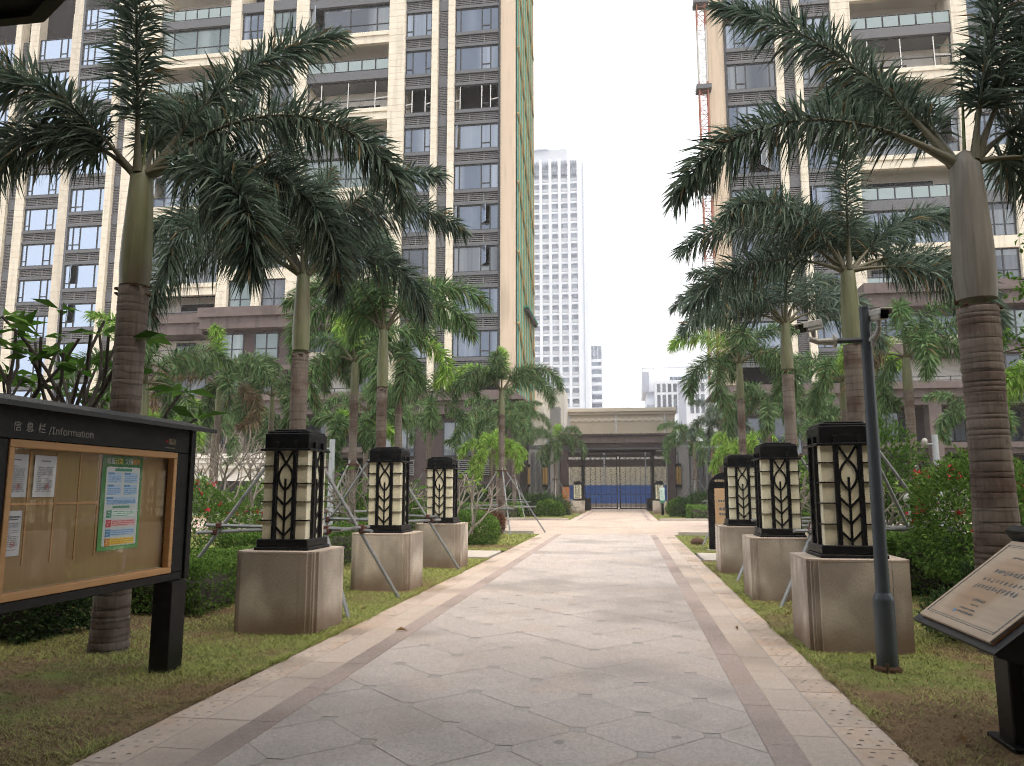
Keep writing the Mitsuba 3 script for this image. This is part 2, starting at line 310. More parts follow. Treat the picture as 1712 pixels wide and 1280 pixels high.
# ------------------------------------------------------------------ ground, path, lawns
struct('ground', B(-500, 500, -60, 700, -0.5, -0.16), 'earth', 'bare earth under the gardens and streets')
CX = -0.78                                     # the path's centre line
path = struct('path', B(CX - 2.40, CX + 2.42, 1.5, 28.6, -0.15, -0.0045), 'joint_mortar', 'long stone path of octagonal slabs between lawns', cat='path')
R0 = rng(5)
def slab_meshes():
    """octagon slabs on a diagonal grid with small square dots at the grid points, cut to the strip between the side bands"""
    x0, x1, y0, y1, q, dot, gap = CX - 1.585, CX + 1.585, 1.6, 28.4, 0.43, 0.052, 0.0018
    area = sbox(x0, y0, x1, y1)
    oct_ = Polygon([(q - dot, -dot), (q - dot, dot), (dot, q - dot), (-dot, q - dot), (-(q - dot), dot), (-(q - dot), -dot), (-dot, -(q - dot)), (dot, -(q - dot))]).buffer(-gap)
    oct_ = Polygon([(q - dot, dot), (dot, q - dot), (-dot, q - dot), (-(q - dot), dot), (-(q - dot), -dot), (-dot, -(q - dot)), (dot, -(q - dot)), (q - dot, -dot)]).buffer(-gap, join_style=2)
    sq = sbox(-dot, -dot, dot, dot).buffer(-gap, join_style=2)
    slabs, dots = [], []
    for i in range(-5, 6):
        for j in range(-2, 70):
            x, y = CX + i * q, 4.89 + j * q - 2.58
            if (i + j) % 2:
                g = affinity.translate(oct_, x, y).intersection(area)
                if g.area > 0.004: slabs.append(g)
            else:
                g = affinity.translate(sq, x, y).intersection(area)
                if g.area > 0.001: dots.append(g)
    return slabs, dots
slabs, dots = slab_meshes()
slabs.sort(key=lambda g: g.centroid.y); dots.sort(key=lambda g: g.centroid.y)
def bevel_prism(g, z0, z1, c=0.0014):
    """a slab with a small bevel round its top edge (g convex)"""
    g2 = g.buffer(-c, join_style=2)
    if g2.is_empty or g2.geom_type != 'Polygon': g2 = g
    a = np.array(g.exterior.coords)[:-1]; b = np.array(g2.exterior.coords)[:-1]
    pts = np.vstack([np.c_[a, np.full(len(a), z0)], np.c_[a, np.full(len(a), z1 - c)], np.c_[b, np.full(len(b), z1)]])
    return MB().mesh(trimesh.convex.convex_hull(pts))
for n, g in enumerate(slabs):
    dz = R0.uniform(-0.0015, 0.0015)
    if n < 290: part(path, 'paver', bevel_prism(g, -0.05, dz), f'paver_stone_{R0.integers(3)}')
    else: slabs_far = globals().setdefault('slabs_far', MB()); m = bevel_prism(g, -0.05, dz); slabs_far.add(*m.get())
if 'slabs_far' in globals(): part(path, 'far_paver', slabs_far, 'paver_stone_0', stuff=True)
for n, g in enumerate(dots):
    if n < 290: part(path, 'dot', bevel_prism(g, -0.05, R0.uniform(-0.004, 0.0)), 'dot_stone')
    else: dots_far = globals().setdefault('dots_far', MB()); m = bevel_prism(g, -0.05, -0.002); dots_far.add(*m.get())
if 'dots_far' in globals(): part(path, 'far_dot', dots_far, 'dot_stone', stuff=True)
for s in (-1, 1):                               # reddish strip, tan band, drain covers, on both sides
    a, b = sorted((CX + s * 1.59, CX + s * 1.79))
    y = 1.6
    while y < 28.3:
        part(path, 'strip_stone', B(a + .002, b - .002, y + .003, y + .897, -0.05, R0.uniform(-0.002, 0)), 'strip_stone'); y += 0.9
    a, b = sorted((CX + s * 1.79, CX + s * (2.12 if s < 0 else 2.08)))
    y = 1.6 + (0.2 if s > 0 else 0)
    while y < 28.3:
        part(path, 'band_stone', MB().cbox(a + .002, b - .004, y + .003, y + .597, -0.05, R0.uniform(-0.002, 0), 0.004), f'band_stone_{R0.integers(2)}'); y += 0.6
# drain channels with perforated stone covers
def cover_mesh(w, l):
    g = sbox(0, 0, w, l)
    nrow = 2
    for r in range(nrow):
        yy = l * (r + 0.5) / nrow
        for u, dy in ((0.26, -0.045), (0.62, -0.045), (0.38, 0.045), (0.76, 0.045)):
            g = g.difference(affinity.translate(Point(0, 0).buffer(0.0165, 3), u * w, yy + dy))
    m = trimesh.creation.extrude_polygon(g, 0.035, engine='earcut'); m.apply_translation([0, 0, -0.035])
    return m
for s in (-1, 1):
    a, b = (CX - 2.40, CX - 2.125) if s < 0 else (CX + 2.085, CX + 2.40)
    ch = struct('drain_channel', B(a, b, 1.5, 28.3, -0.1, -0.045), 'drain_void', 'stone drain channel along the %s edge of the path' % ('left' if s < 0 else 'right'), cat='drain')
    w = b - a - 0.006
    dicts = [mikit.ply(cover_mesh(w, 0.442), f'drain_stone_{i}') for i in range(3)]
    y = 1.6
    while y < 28.2:
        part_copy(ch, 'cover', dicts[R0.integers(3)], T().translate([a + .003, y + 0.004, float(R0.uniform(-.003, .0))])); y += 0.45
# cross road and far approach
struct('cross_road', B(-60, 60, 28.62, 42.1, -0.15, -0.004), 'crossroad_stone', 'pale paved road crossing in front of the far gate', cat='road')
ap = struct('gate_approach', B(-3.1, 1.62, 42.11, 75, -0.15, -0.002), 'crossroad_stone', 'pale paved approach leading up to the far gate', cat='path')
for x0, x1 in ((-2.75, -2.55), (1.05, 1.25)):
    part(ap, 'strip_stone', B(x0, x1, 42.2, 64, -0.05, 0.003), 'strip_stone')
# stepping path between the lawns (both sides), pale concrete slabs
for s, x0, x1 in ((-1, -9.0, -3.26), (1, 1.70, 7.5)):
    sp = struct('side_path', B(x0, x1, 18.15, 20.2, -0.12, -0.008), 'joint_mortar', 'narrow pale side path leaving the main path on the %s' % ('left' if s < 0 else 'right'), cat='path')
    x = x0
    while x < x1 - 0.1:
        part(sp, 'slab', MB().cbox(x + .004, min(x + 1.2, x1) - .004, 18.16, 20.19, -0.06, 0.02, 0.006), 'kerb_stone'); x += 1.2
# raised kerbs of the lawns at the cross road
def kerb(x0, x1, y0, y1, label, h=0.12):
    k = struct('kerb', None, None, label, cat='kerb')
    n = max(1, int(round(max(x1 - x0, y1 - y0) / 1.0)))
    for i in range(n):
        if x1 - x0 > y1 - y0: m = MB().cbox(x0 + (x1 - x0) * i / n + .003, x0 + (x1 - x0) * (i + 1) / n - .003, y0, y1, -0.12, h, .01)
        else: m = MB().cbox(x0, x1, y0 + (y1 - y0) * i / n + .003, y0 + (y1 - y0) * (i + 1) / n - .003, -0.12, h, .01)
        part(k, 'stone', m, 'kerb_stone')
kerb(-16, -3.40, 28.30, 28.48, 'raised stone kerb where the left lawn meets the cross road')
kerb(1.78, 16, 28.30, 28.48, 'raised stone kerb where the right lawn meets the cross road')
kerb(-24, -3.15, 42.0, 42.2, 'far stone kerb left of the gate approach')
kerb(1.68, 24, 42.0, 42.2, 'far stone kerb right of the gate approach')

def lawn_z(x, y):
    return -0.012 + 0.05 * (meshkit.fbm(np.stack([x * 0.5, y * 0.5, 0 * x], -1), 3, 3) - 0.35)
def lawn_sheet(x0, x1, y0, y1, step, label, hold):
    nx, ny = max(2, int((x1 - x0) / step)), max(2, int((y1 - y0) / step))
    X, Y = np.meshgrid(np.linspace(x0, x1, nx), np.linspace(y0, y1, ny), indexing='ij')
    edge = np.clip(np.minimum.reduce([np.abs(X - h) for h in hold] + [X * 0 + 9]) / 0.3, 0, 1)
    Z = lawn_z(X, Y) * (0.3 + 0.7 * edge)
    i, j = np.meshgrid(np.arange(nx - 1), np.arange(ny - 1), indexing='ij')
    q = np.stack([i * ny + j, (i + 1) * ny + j, (i + 1) * ny + j + 1, i * ny + j + 1], -1).reshape(-1, 4)
    m = MB().add(np.stack([X, Y, Z], -1).reshape(-1, 3), q)
    return struct('lawn', m, 'lawn_soil', label, True, cat='lawn')
lawn_sheet(-14, -3.185, 0.5, 18.14, 0.12, 'patchy lawn on the left with dry brown grass in front', [-3.185])
lawn_sheet(1.625, 14, 0.5, 18.14, 0.12, 'patchy lawn on the right around the lamp pedestals', [1.625])
lawn_sheet(-40, -3.185, 20.21, 28.3, 0.25, 'left lawn patch between the side path and the cross road', [])
lawn_sheet(1.625, 40, 20.21, 28.3, 0.25, 'right lawn patch between the side path and the cross road', [])
lawn_sheet(-40, -3.12, 42.2, 63, 0.4, 'planted lawn left of the gate approach', [])
lawn_sheet(1.64, 40, 42.2, 63, 0.4, 'planted lawn right of the gate approach', [])
lawn_sheet(-60, -14.01, 0.5, 20.2, 0.6, 'planting ground far out on the left', [])
lawn_sheet(14.01, 60, 0.5, 20.2, 0.6, 'planting ground far out on the right', [])

def dryness(x, y):
    p = np.stack([x * 0.55 + 7, y * 0.55, 0 * x + 3], -1)
    m = meshkit.fbm(np.stack([x * 2.6, y * 2.6, 0 * x], -1), 4, 0) - 0.5
    return np.clip((meshkit.fbm(p, 4, 0) + 0.18 * np.clip((9.5 - y) / 4.5, 0, 1) + 0.55 * m - 0.42) / 0.32, 0, 1)
def grass(n, x0, x1, y0, y1, keep, seed, hmin=0.018, hmax=0.05, wide=0.0030):
    r = rng(seed)
    y = y0 + (y1 - y0) * r.random(n) ** 1.7; x = r.uniform(x0, x1, n)
    ok = keep(x, y); x, y = x[ok], y[ok]
    d = dryness(x, y)
    bald = meshkit.noise(np.stack([x * 3.1, y * 3.1, 0 * x], -1), 8)
    ok = r.random(len(x)) > np.clip(d * 0.55 + (bald > 0.72) * 0.4, 0, 0.9); x, y, d = x[ok], y[ok], d[ok]
    n = len(x); h = r.uniform(hmin, hmax, n) * (1 - 0.35 * d); a = r.uniform(0, 2 * np.pi, n); lean = r.uniform(0.7, 2.6, n)
    z = lawn_z(x, y); w = wide * (0.7 + 0.08 * y) * r.uniform(0.7, 1.3, n)
    dx, dy = np.cos(a), np.sin(a)
    base = np.stack([x, y, z - 0.004], -1); side = np.stack([-dy, dx, 0 * x], -1) * w[:, None]
    tip = base + np.stack([dx * h * lean, dy * h * lean, h], -1)
    v = np.stack([base - side, base + side, tip], 1).reshape(-1, 3); f = np.arange(3 * n).reshape(-1, 3)
    g = np.array([0.30, 0.34, 0.105]) * r.uniform(0.6, 1.35, (n, 1)) * np.array([1, 1, 1]) + np.outer(r.random(n), [0.05, 0.035, 0.0])
    b = np.array([0.30, 0.215, 0.115]) * r.uniform(0.5, 1.2, (n, 1))
    c = g * (1 - d[:, None]) + b * d[:, None]
    m = MB(); m.add(v, f); m.c = [np.repeat(c, 3, 0)]
    return m
def stuff(name, mesh, bsdf, label, cat='grass', smooth=False):
    k = key(name); put(k, mesh, bsdf, smooth); labels[k] = dict(label=label, kind='stuff', category=cat); return k
def off_pedestals(x, y):
    k = np.ones(len(x), bool)
    for px, py in PEDESTALS: k &= (np.abs(x - px) > 0.47) | (np.abs(y - py) > 0.47)
    return k
PEDESTALS = [(-3.89, 8.72), (-3.89, 12.42), (-3.89, 16.15), (2.24, 8.58), (2.24, 12.15), (2.24, 15.9)]
mat('grass_blade', VC, 0.7, 0.3)
stuff('grass', grass(170000, -9.0, -3.17, 4.0, 18.1, off_pedestals, 1), 'grass_blade', 'short green and straw coloured grass of the left lawn')
stuff('grass', grass(160000, 1.60, 7.5, 3.4, 18.1, off_pedestals, 2), 'grass_blade', 'short green and straw coloured grass of the right lawn')
allk = lambda x, y: np.ones(len(x), bool)
stuff('grass', grass(30000, -9.0, -3.2, 20.2, 28.2, allk, 3, 0.03, 0.07), 'grass_blade', 'short grass on the left lawn patch by the cross road')
stuff('grass', grass(26000, 1.7, 7.5, 20.2, 28.2, allk, 4, 0.03, 0.07), 'grass_blade', 'short grass on the right lawn patch by the cross road')
stuff('grass', grass(16000, -14, -3.15, 42.3, 47, allk, 5, 0.05, 0.12, .004), 'grass_blade', 'bright strip of grass left of the gate approach')
stuff('grass', grass(16000, 1.7, 14, 42.3, 47, allk, 6, 0.05, 0.12, .004), 'grass_blade', 'bright strip of grass right of the gate approach')

stuff('grass', grass(16000, -3.24, -3.13, 4.0, 18.0, lambda x, y: x < -3.225 + 0.05 * meshkit.noise(np.stack([y * 3.0, 0 * x, 0 * x], -1), 4) ** 2 * 1.6, 7, 0.02, 0.05), 'grass_blade', 'grass tufts creeping over the left drain covers')
stuff('grass', grass(16000, 1.56, 1.68, 3.4, 18.0, lambda x, y: x > 1.665 - 0.05 * meshkit.noise(np.stack([y * 3.0, 0 * x, 0 * x], -1), 9) ** 2 * 1.6, 8, 0.02, 0.05), 'grass_blade', 'grass tufts creeping over the right drain covers')

# ------------------------------------------------------------------ apartment towers
FH = 3.19
SILL = lambda k: 14.36 + FH * k
FY = 54.0                                       # facade plane

class Tower:
    def __init__(s, name, label, mirror):
        s.k = thing(name, label, 'building'); s.mir = mirror; s.r = rng(11 + mirror); s.blocks = 0; s.tail = MB()
    def X(s, x): return -1.20 - x if s.mir else x
    def box(s, x0, x1, *r): return B(s.X(x0), s.X(x1), *r)
    def add(s, name, m, bsdf, **kw): return part(s.k, name, m, bsdf, **kw)
    def window(s, x0, x1, z0, z1, y, cols, glass, row=None, frame='frame_metal', bare=False, open_cols=(), fw=0.085, tall=False, split=()):
        """frame with mullions (one part), its panes as sub-parts. cols: fractions of the width; row: a transom's height fraction"""
        m = MB(); X = s.X
        m.box(X(x0), X(x1), y - .03, y + .07, z0, z0 + fw).box(X(x0), X(x1), y - .03, y + .07, z1 - fw, z1)
        m.box(X(x0), X(x0 + fw), y - .03, y + .07, z0 + fw, z1 - fw).box(X(x1 - fw), X(x1), y - .03, y + .07, z0 + fw, z1 - fw)
        e = [x0] + [x0 + (x1 - x0) * c for c in np.cumsum(cols)]
        for c in e[1:-1]: m.box(X(c - fw * .5), X(c + fw * .5), y - .035, y + .065, z0 + fw, z1 - fw)
        zr = z0 + (z1 - z0) * row if row else None
        if row: m.box(X(x0 + fw), X(x1 - fw), y - .028, y + .06, zr - .03, zr + .03)
        zs = z0 + (z1 - z0) * .24
        for i in split: m.box(X(e[i] + fw * .5), X(e[i + 1] - fw * .5), y - .028, y + .06, zs - .04, zs + .04)
        w = s.add('window', m, frame)
        if bare:                                # no glass yet: taped mullions round the openings
            t = MB()
            for c in e[1:-1]: t.bar([X(c), y - .05, z0 + .05], [X(c + .02), y - .05, z1 - .12], .1, .05)
            for a, b in ((e[0], e[1]), (e[-2], e[-1])): t.bar([X(a + .06), y - .05, z0 + (z1 - z0) * .36], [X(b - .04), y - .05, z0 + (z1 - z0) * .4], .09, .05)
            part(w, 'protective_tape', t, 'white_tape'); return w
        for i in range(len(e) - 1):
            a, b = e[i] + fw * .5, e[i + 1] - fw * .5
            spans = [(z0 + fw, zr - .03), (zr + .03, z1 - fw)] if row else [(z0 + fw, zs - .04), (zs + .04, z1 - fw)] if i in split else [(z0 + fw, z1 - fw)]
            for q, (za, zb) in enumerate(spans):
                if i in open_cols and q == len(spans) - 1:       # casement pushed open
                    hz = X(a); t = math.radians(50) * (1 if not s.mir else -1); L = b - a
                    o = MB()
                    p = np.array([[hz, y - .02, za], [hz + (X(b) - hz) * math.cos(math.radians(50)), y - .02 - L * math.sin(math.radians(50)), za]])
                    o.bar((p[0] + p[1]) / 2 + [0, 0, .02], (p[0] + p[1]) / 2 + [0, 0, zb - za - .02], L, .03, up=np.cross(p[1] - p[0], [0, 0, 1]))
                    part(w, 'open_sash', o, 'glass_mirror'); continue
                part(w, 'pane', B(X(a), X(b), y + .012 + .002 * i, y + .024 + .002 * i, za, zb), glass)
        return w
    def louvre(s, x0, x1, z0, z1, y, name='louvre_panel'):
        m = MB(); n = int((z1 - z0) / 0.13)
        for i in range(n):
            z = z0 + (z1 - z0) * (i + .5) / n
            m.box(s.X(x0 + .04), s.X(x1 - .04), y - .02, y + .03, z - .034, z + .034)
        nx = max(1, int(round((x1 - x0) / 1.2)))
        for i in range(nx + 1):
            c = x0 + (x1 - x0) * i / nx
            m.box(s.X(max(c - .03, x0)), s.X(min(c + .03, x1)), y - .03, y + .04, z0, z1)
        s.add(name, m, 'louvre_metal', stuff=True)
        s.add('louvre_back', s.box(x0, x1, y + .08, y + .12, z0, z1), 'louvre_back')
    def pilaster(s, x0, x1, z0, z1, y, blocks=True, bsdf='cream_stone', depth=None, zb=44):
        """a stone pier; up to zb in courses with open joints"""
        p = s.add('pilaster', s.box(x0 + .02, x1 - .02, y + .02, y + (depth or 2.4), z0, z1), bsdf)
        z = z0; h = 0.53
        while z < zb:
            b = s.box(x0, x1, y - .012 - s.r.uniform(0, .008), y + .5, z + .011, min(z + h, zb) - .011)
            if blocks and s.blocks < 290: part(p, 'block', b, bsdf); s.blocks += 1
            else: s.tail.add(*b.get())
            z += h
    def col_windows(s, x0, x1, y, k0, k1, cols, glass, bare_k=(), open_k={}, zlow=None):
        for k in range(k0, k1 + 1):
            z = SILL(k)
            s.window(x0, x1, z, z + 1.98, y, cols, glass(k) if callable(glass) else glass, bare=k in bare_k, open_cols=open_k.get(k, ()), split=[i for i, c in enumerate(cols) if c < .3 and i < 3 and (len(cols) < 4 or i != 3) and cols[i] != .12])
            s.add('sill', s.box(x0, x1, y - .16, y + .2, z - .26, z - .003), 'grey_metal')
            s.louvre(x0, x1, z - 1.0, z - .262, y)
            s.add('ledge', s.box(x0, x1, y - .13, y + .2, z - 1.20, z - 1.003), 'grey_metal')
    def balcony_bay(s, x0, x1, y, zs, bare, tops, off=0.0):
        """modules two storeys high: a glazed window on a cream ledge, and below that ledge an open balcony over a dark slab"""
        for zc in zs:                           # zc: top of the cream ledge
            zc += off
            s.add('cream_ledge', s.box(x0, x1, y - .22, y + .5, zc - .32, zc), 'cream_stone')
            s.add('cream_beam', s.box(x0, x1, y - .10, y + .28, zc - .92, zc - .323), 'cream_stone')
            top = zc + 2.47
            g = s.r.choice(['glass_blue', 'glass_green', 'glass_dark'])
            s.window(x0, x1, zc, top, y + .15, (.17, .33, .33, .17), g, row=.34, bare=abs(zc - off - bare) < .1, open_cols=(0,) if s.r.random() < .5 else ())
            if abs(zc - off - bare) < .1:
                s.add('room_wall', s.box(x0, x1, y + 2.0, y + 2.1, zc, top), 'interior_plaster')
                s.add('room_opening', s.box(x0 + (x1 - x0) * .35, x1 - (x1 - x0) * .2, y + 1.93, y + 1.99, zc + .1, zc + 1.35), 'interior_dark')
            s.add('dark_slab', s.box(x0, x1, y - .12, y + 2.2, top + .003, top + .70), 'grey_metal')
            fl = top + .70
            s.add('balcony_wall', s.box(x0, x1, y + 2.0, y + 2.15, fl, fl + 2.74), 'interior_plaster')
            s.add('balcony_ceiling', s.box(x0, x1, y + .285, y + 2.0, fl + 2.74, fl + 2.8), 'white_wall')
            s.window(x0 + 1.2, x1 - 1.0, fl + .02, fl + 2.0, y + 1.9, (.25, .25, .25, .25), 'glass_dark')
            s.rail(x0, x1, fl, y - .05)
    def rail(s, x0, x1, z, y, h=0.98, n=6, glass=True):
        m = MB(); X = s.X
        m.box(X(x0), X(x1), y - .03, y + .03, z + h - .05, z + h).box(X(x0), X(x1), y - .02, y + .02, z + .08, z + .11)
        for i in range(n + 1):
            c = x0 + (x1 - x0) * i / n
            m.box(X(max(c - .025, x0)), X(min(c + .025, x1)), y - .025, y + .025, z, z + h - .05)
        r = s.add('railing', m, 'frame_metal')
        if glass:
            for i in range(n):
                a, b = x0 + (x1 - x0) * i / n + .06, x0 + (x1 - x0) * (i + 1) / n - .06
                part(r, 'glass_panel', B(X(a), X(b), y - .006, y + .006, z + .12, z + h - .08), 'glass_rail')

def build_tower(t):
    mir = t.mir; A = t.add; X = t.X
    xl = -27.45 if mir else -60.0
    A('wall', MB().box(X(-36.9 if mir else -39.9), X(-9.6 if mir else -7.9), 56.6, 66, 0, 60), 'interior_dark')
    # corner pier, bare stone
    A('corner_pier', t.box(-8.85, -7.74, 53.86, 54.75 if mir else 66.0, 8.2, 60), 'corner_stone')
    A('corner_trim', t.box(-8.98, -8.853, 53.75, 54.3, 8.2, 60), 'frame_metal')
    # full width bay, narrow bay, louvre shaft
    dark = lambda k: ('glass_blue', 'glass_dark', 'glass_blue', 'glass_blue')[k % 4]
    opn = {2: (0, 2), 1: (2,), 4: (0,)} if not mir else {3: (1,), 1: (2,)}
    bare = (5,) if not mir else ()
    t.col_windows(-12.40, -8.985, FY, -1, 8, (.12, .49, .20, .19), dark, bare, opn)
    t.col_windows(-16.34, -14.25, FY, -1, 8, (.27, .50, .23), dark, bare, {2: (2,)})
    if bare:
        for a, b in ((-12.40, -8.985), (-16.34, -14.25)):
            A('room_wall', t.box(a, b, 55.6, 55.7, SILL(5), SILL(5) + 2), 'interior_dark')
    for k in range(-2, 10):
        z = SILL(k)
        t.louvre(-13.74, -12.96, z - .3, z + 2.0, FY + .12, 'louvre_shaft')
        A('shaft_band', t.box(-13.74, -12.96, FY + .06, FY + .4, z - 1.15, z - .303), 'grey_metal')
    t.pilaster(-17.65, -16.36, 8.2, 60, FY - .30)
    t.pilaster(-25.40, -24.37, 15.2, 60, FY - .25)
    t.pilaster(-31.06, -30.16, 15.2, 60, FY - .25)
    t.pilaster(-28.20, -27.46, 15.2, 60, FY - .20)
    t.pilaster(-14.24, -13.76, 8.2, 60, FY - .22, False)
    t.pilaster(-12.94, -12.42, 8.2, 60, FY - .22, False)
    # balcony bays
    t.balcony_bay(-24.35, -17.66, FY, [18.22 + 6.38 * i for i in range(-1, 4)], 30.98, 45)
    for a, b in ((-27.45, -25.42), (-30.14, -28.22)):
        for k in range(0, 8):
            z = 15.35 + FH * k + .0
            t.window(a, b, z, z + 2.35, FY + .1, (.34, .33, .33) if k % 2 else (.5, .5), ('glass_blue', 'glass_dark', 'glass_green')[t.r.integers(3)], row=.36, open_cols=(0,) if t.r.random() < .25 else ())
            up = k % 2 == 0
            A('cream_ledge' if up else 'dark_slab', t.box(a, b, FY - .12, FY + .6, z + 2.353, z + FH - .003), 'cream_stone' if up else 'grey_metal')
    t.balcony_bay(-37.2, -31.08, FY, [17.55 + 6.38 * i for i in range(0, 4)], 99, 45)
    A('open_balcony_wall', t.box(-37.2, -31.08, 56.0, 56.2, 15.0, 17.0), 'interior_plaster')
    A('open_balcony_gap', t.box(-35.2, -31.6, 55.9, 55.98, 15.2, 16.4), 'interior_dark')
    if not mir:                                 # stepped wing with mirror windows, further left
        t.pilaster(-39.85, -37.22, 10, 60, FY - .2)
        for k in range(-3, 9):
            z = SILL(k); t.louvre(-40.62, -39.87, z - .3, z + 2.0, FY + .12, 'louvre_shaft')
            A('shaft_band', t.box(-40.62, -39.87, FY + .06, FY + .4, z - 1.15, z - .303), 'grey_metal')
        t.pilaster(-41.2, -40.64, 3, 60, FY - .2, False)
        t.col_windows(-44.30, -41.22, FY, -4, 8, (.15, .20, .50, .15), 'glass_mirror', (), {0: (1,), 1: (1,)})
        A('wing_side', t.box(-44.5, -44.32, FY - .1, 58, 2, 60), 'grey_metal')
        t.pilaster(-48.22, -46.9, 3, 60, FY + 3.3, True, depth=1.0)
        A('wing_wall', t.box(-46.88, -44.52, FY + 3.4, FY + 3.9, 2, 60), 'cream_stone')
        t.col_windows(-51.5, -48.25, FY + 3.5, -4, 8, (.15, .50, .20, .15), 'glass_mirror', (), {})
        t.pilaster(-52.4, -51.52, 3, 60, FY + 3.3, False, depth=1.0)
        for k in range(-4, 9):
            z = SILL(k); t.louvre(-53.3, -52.42, z - .3, z + 2.0, FY + 3.6, 'louvre_shaft')
            A('shaft_band', t.box(-53.3, -52.42, FY + 3.55, FY + 3.9, z - 1.15, z - .303), 'grey_metal')
        t.pilaster(-53.9, -53.32, 3, 60, FY + 3.3, False, depth=1.0)
        t.col_windows(-57.0, -53.92, FY + 3.5, -4, 8, (.15, .20, .50, .15), 'glass_mirror', (), {})
        A('wing_wall', t.box(-60, -57.02, FY + 3.3, FY + 4, 0, 60), 'cream_stone')
        A('wing_core', MB().box(-60, -39.92, 58.2, 66, 0, 60), 'interior_dark')
        A('air_conditioner', MB().cbox(-48.0, -47.2, FY + 2.85, FY + 3.25, 29.2, 29.9, .03), 'camera_white')
    A('pier_courses', t.tail, 'cream_stone', stuff=True)
    # podium: tall part
    pw = lambda n, x0, x1, y0, y1, z0, z1, m='purple_stone': A(n, t.box(x0, x1, y0, y1, z0, z1), m)
    xo = -37.6
    pw('podium_cornice', -31.45, -16.9, 52.05, 54.9, 14.42, 15.12); pw('podium_frieze', -31.40, -17.0, 52.35, 54.9, 13.55, 14.417)
    pw('podium_cornice', xo, -31.47, 52.6, 54.9, 14.15, 14.9); pw('podium_frieze', xo, -31.47, 52.85, 54.9, 13.3, 14.147)
    pw('podium_rail_coping', xo, -31.4, 52.55, 52.9, 14.92, 15.0, 'grey_metal')
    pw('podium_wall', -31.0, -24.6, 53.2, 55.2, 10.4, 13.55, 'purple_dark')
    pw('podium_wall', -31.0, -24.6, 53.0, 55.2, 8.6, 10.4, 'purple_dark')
    pw('podium_wall', -24.58, -17.1, 55.0, 55.3, 8.4, 13.55, 'white_wall')
    t.window(-21.9, -18.0, 11.2, 13.1, 54.9, (.25, .25, .25, .25), 'glass_dark'); t.window(-20.4, -18.2, 8.62, 10.3, 54.9, (.5, .5), 'glass_dark')
    t.rail(-24.55, -17.1, 11.15, 53.0, 1.0, 6, False); t.rail(-24.55, -17.1, 8.6, 52.8, .35, 6, False)
    pw('podium_slab', -24.58, -17.1, 52.85, 55.0, 10.785, 11.15)
    for a, b in ((-30.1, -28.2), (-27.35, -25.45)):
        t.window(a, b, 11.3, 13.3, 53.15, (.5, .5), 'glass_green', row=.4)
        t.window(a, b, 8.75, 10.3, 52.95, (.5, .5), 'glass_dark')
    pw('podium_wall', xo, -31.02, 55.2, 55.5, 8.4, 13.3, 'white_wall')
    t.window(-34.9, -33.3, 11.2, 13.1, 55.1, (.5, .5), 'glass_dark'); t.window(-36.2, -32.2, 8.6, 10.4, 55.1, (.33, .34, .33), 'glass_dark')
    pw('podium_slab', xo, -31.02, 52.9, 55.2, 10.55, 11.15); pw('podium_slab', -31.0, -17.1, 52.8, 53.2, 10.42, 10.78)
    pw('podium_slab', -24.58, -17.1, 53.203, 55.0, 10.42, 10.78)
    t.rail(xo, -31.02, 11.15, 53.0, 1.0, 5, False); t.rail(xo, -31.02, 8.6, 52.8, .35, 5, False)
    pw('podium_fascia', xo, -17.1, 52.4, 55.2, 7.78, 8.6); pw('podium_fascia', xo, -17.1, 52.7, 55.2, 7.05, 7.777)
    pw('podium_eave', -32.6, -17.1, 50.6, 52.4, 7.9, 8.35); pw('podium_eave', -32.2, -17.1, 51.0, 52.4, 7.4, 7.897)
    pw('podium_eave', -31.9, -17.1, 51.3, 52.4, 6.95, 7.397)
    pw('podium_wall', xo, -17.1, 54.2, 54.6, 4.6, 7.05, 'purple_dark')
    for a in (-31.0, -27.6, -24.2, -20.8):
        pw('podium_column', a, a + .75, 51.3, 52.2, 0, 6.95)
        t.window(a + .9, a + 3.2, 4.75, 6.8, 54.1, (.33, .34, .33), 'glass_dark')
    t.window(-36.8, -31.6, 4.75, 6.9, 54.1, (.2, .2, .2, .2, .2), 'glass_dark')
    pw('podium_fascia', xo, -17.1, 52.0, 54.6, 3.9, 4.6); pw('podium_fascia', xo, -17.1, 51.7, 54.6, 4.25, 4.603)
    pw('podium_base', xo, -17.1, 55, 56.5, 0, 3.9, 'interior_dark')
    for a in (-36, -32.5, -29, -25.5, -22, -18.5): pw('podium_column', a, a + .6, 53.4, 54.0, 0, 3.9, 'purple_dark')
    # podium: low part beside the gate, with a sloped end
    for z0, z1, y, e, n in ((7.65, 8.3, 50.4, -6.7, 'low_cornice'), (6.75, 7.647, 50.8, -7.1, 'low_frieze')):
        g = Polygon([(-17.1, z0), (e + .0, z0), (e, z0 + .15), (e - .9, z1), (-17.1, z1)])
        m = MB().prism(g, 0, 54.6 - y); m.xf([[1, 0, 0, 0], [0, 0, -1, 54.6], [0, 1, 0, 0], [0, 0, 0, 1]])
        if mir:
            m.v = [v * [-1, 1, 1] + [-1.20, 0, 0] for v in m.v]; m.f = [f[:, ::-1] for f in m.f]
        A(n, m, 'purple_stone')
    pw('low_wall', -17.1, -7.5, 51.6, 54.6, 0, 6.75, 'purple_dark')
    for a, b in ((-16.6, -14.4), (-12.4, -9.0)):
        t.window(a, b, 3.9, 6.3, 51.5, (.25, .25, .25, .25), 'glass_dark')
        t.louvre(a, b, 2.6, 3.7, 51.45)
    A('roof', MB().box(X(-36.9 if mir else -60), X(-9.5 if mir else -7.74), 53.6, 66, 60.003, 60.6), 'grey_metal')

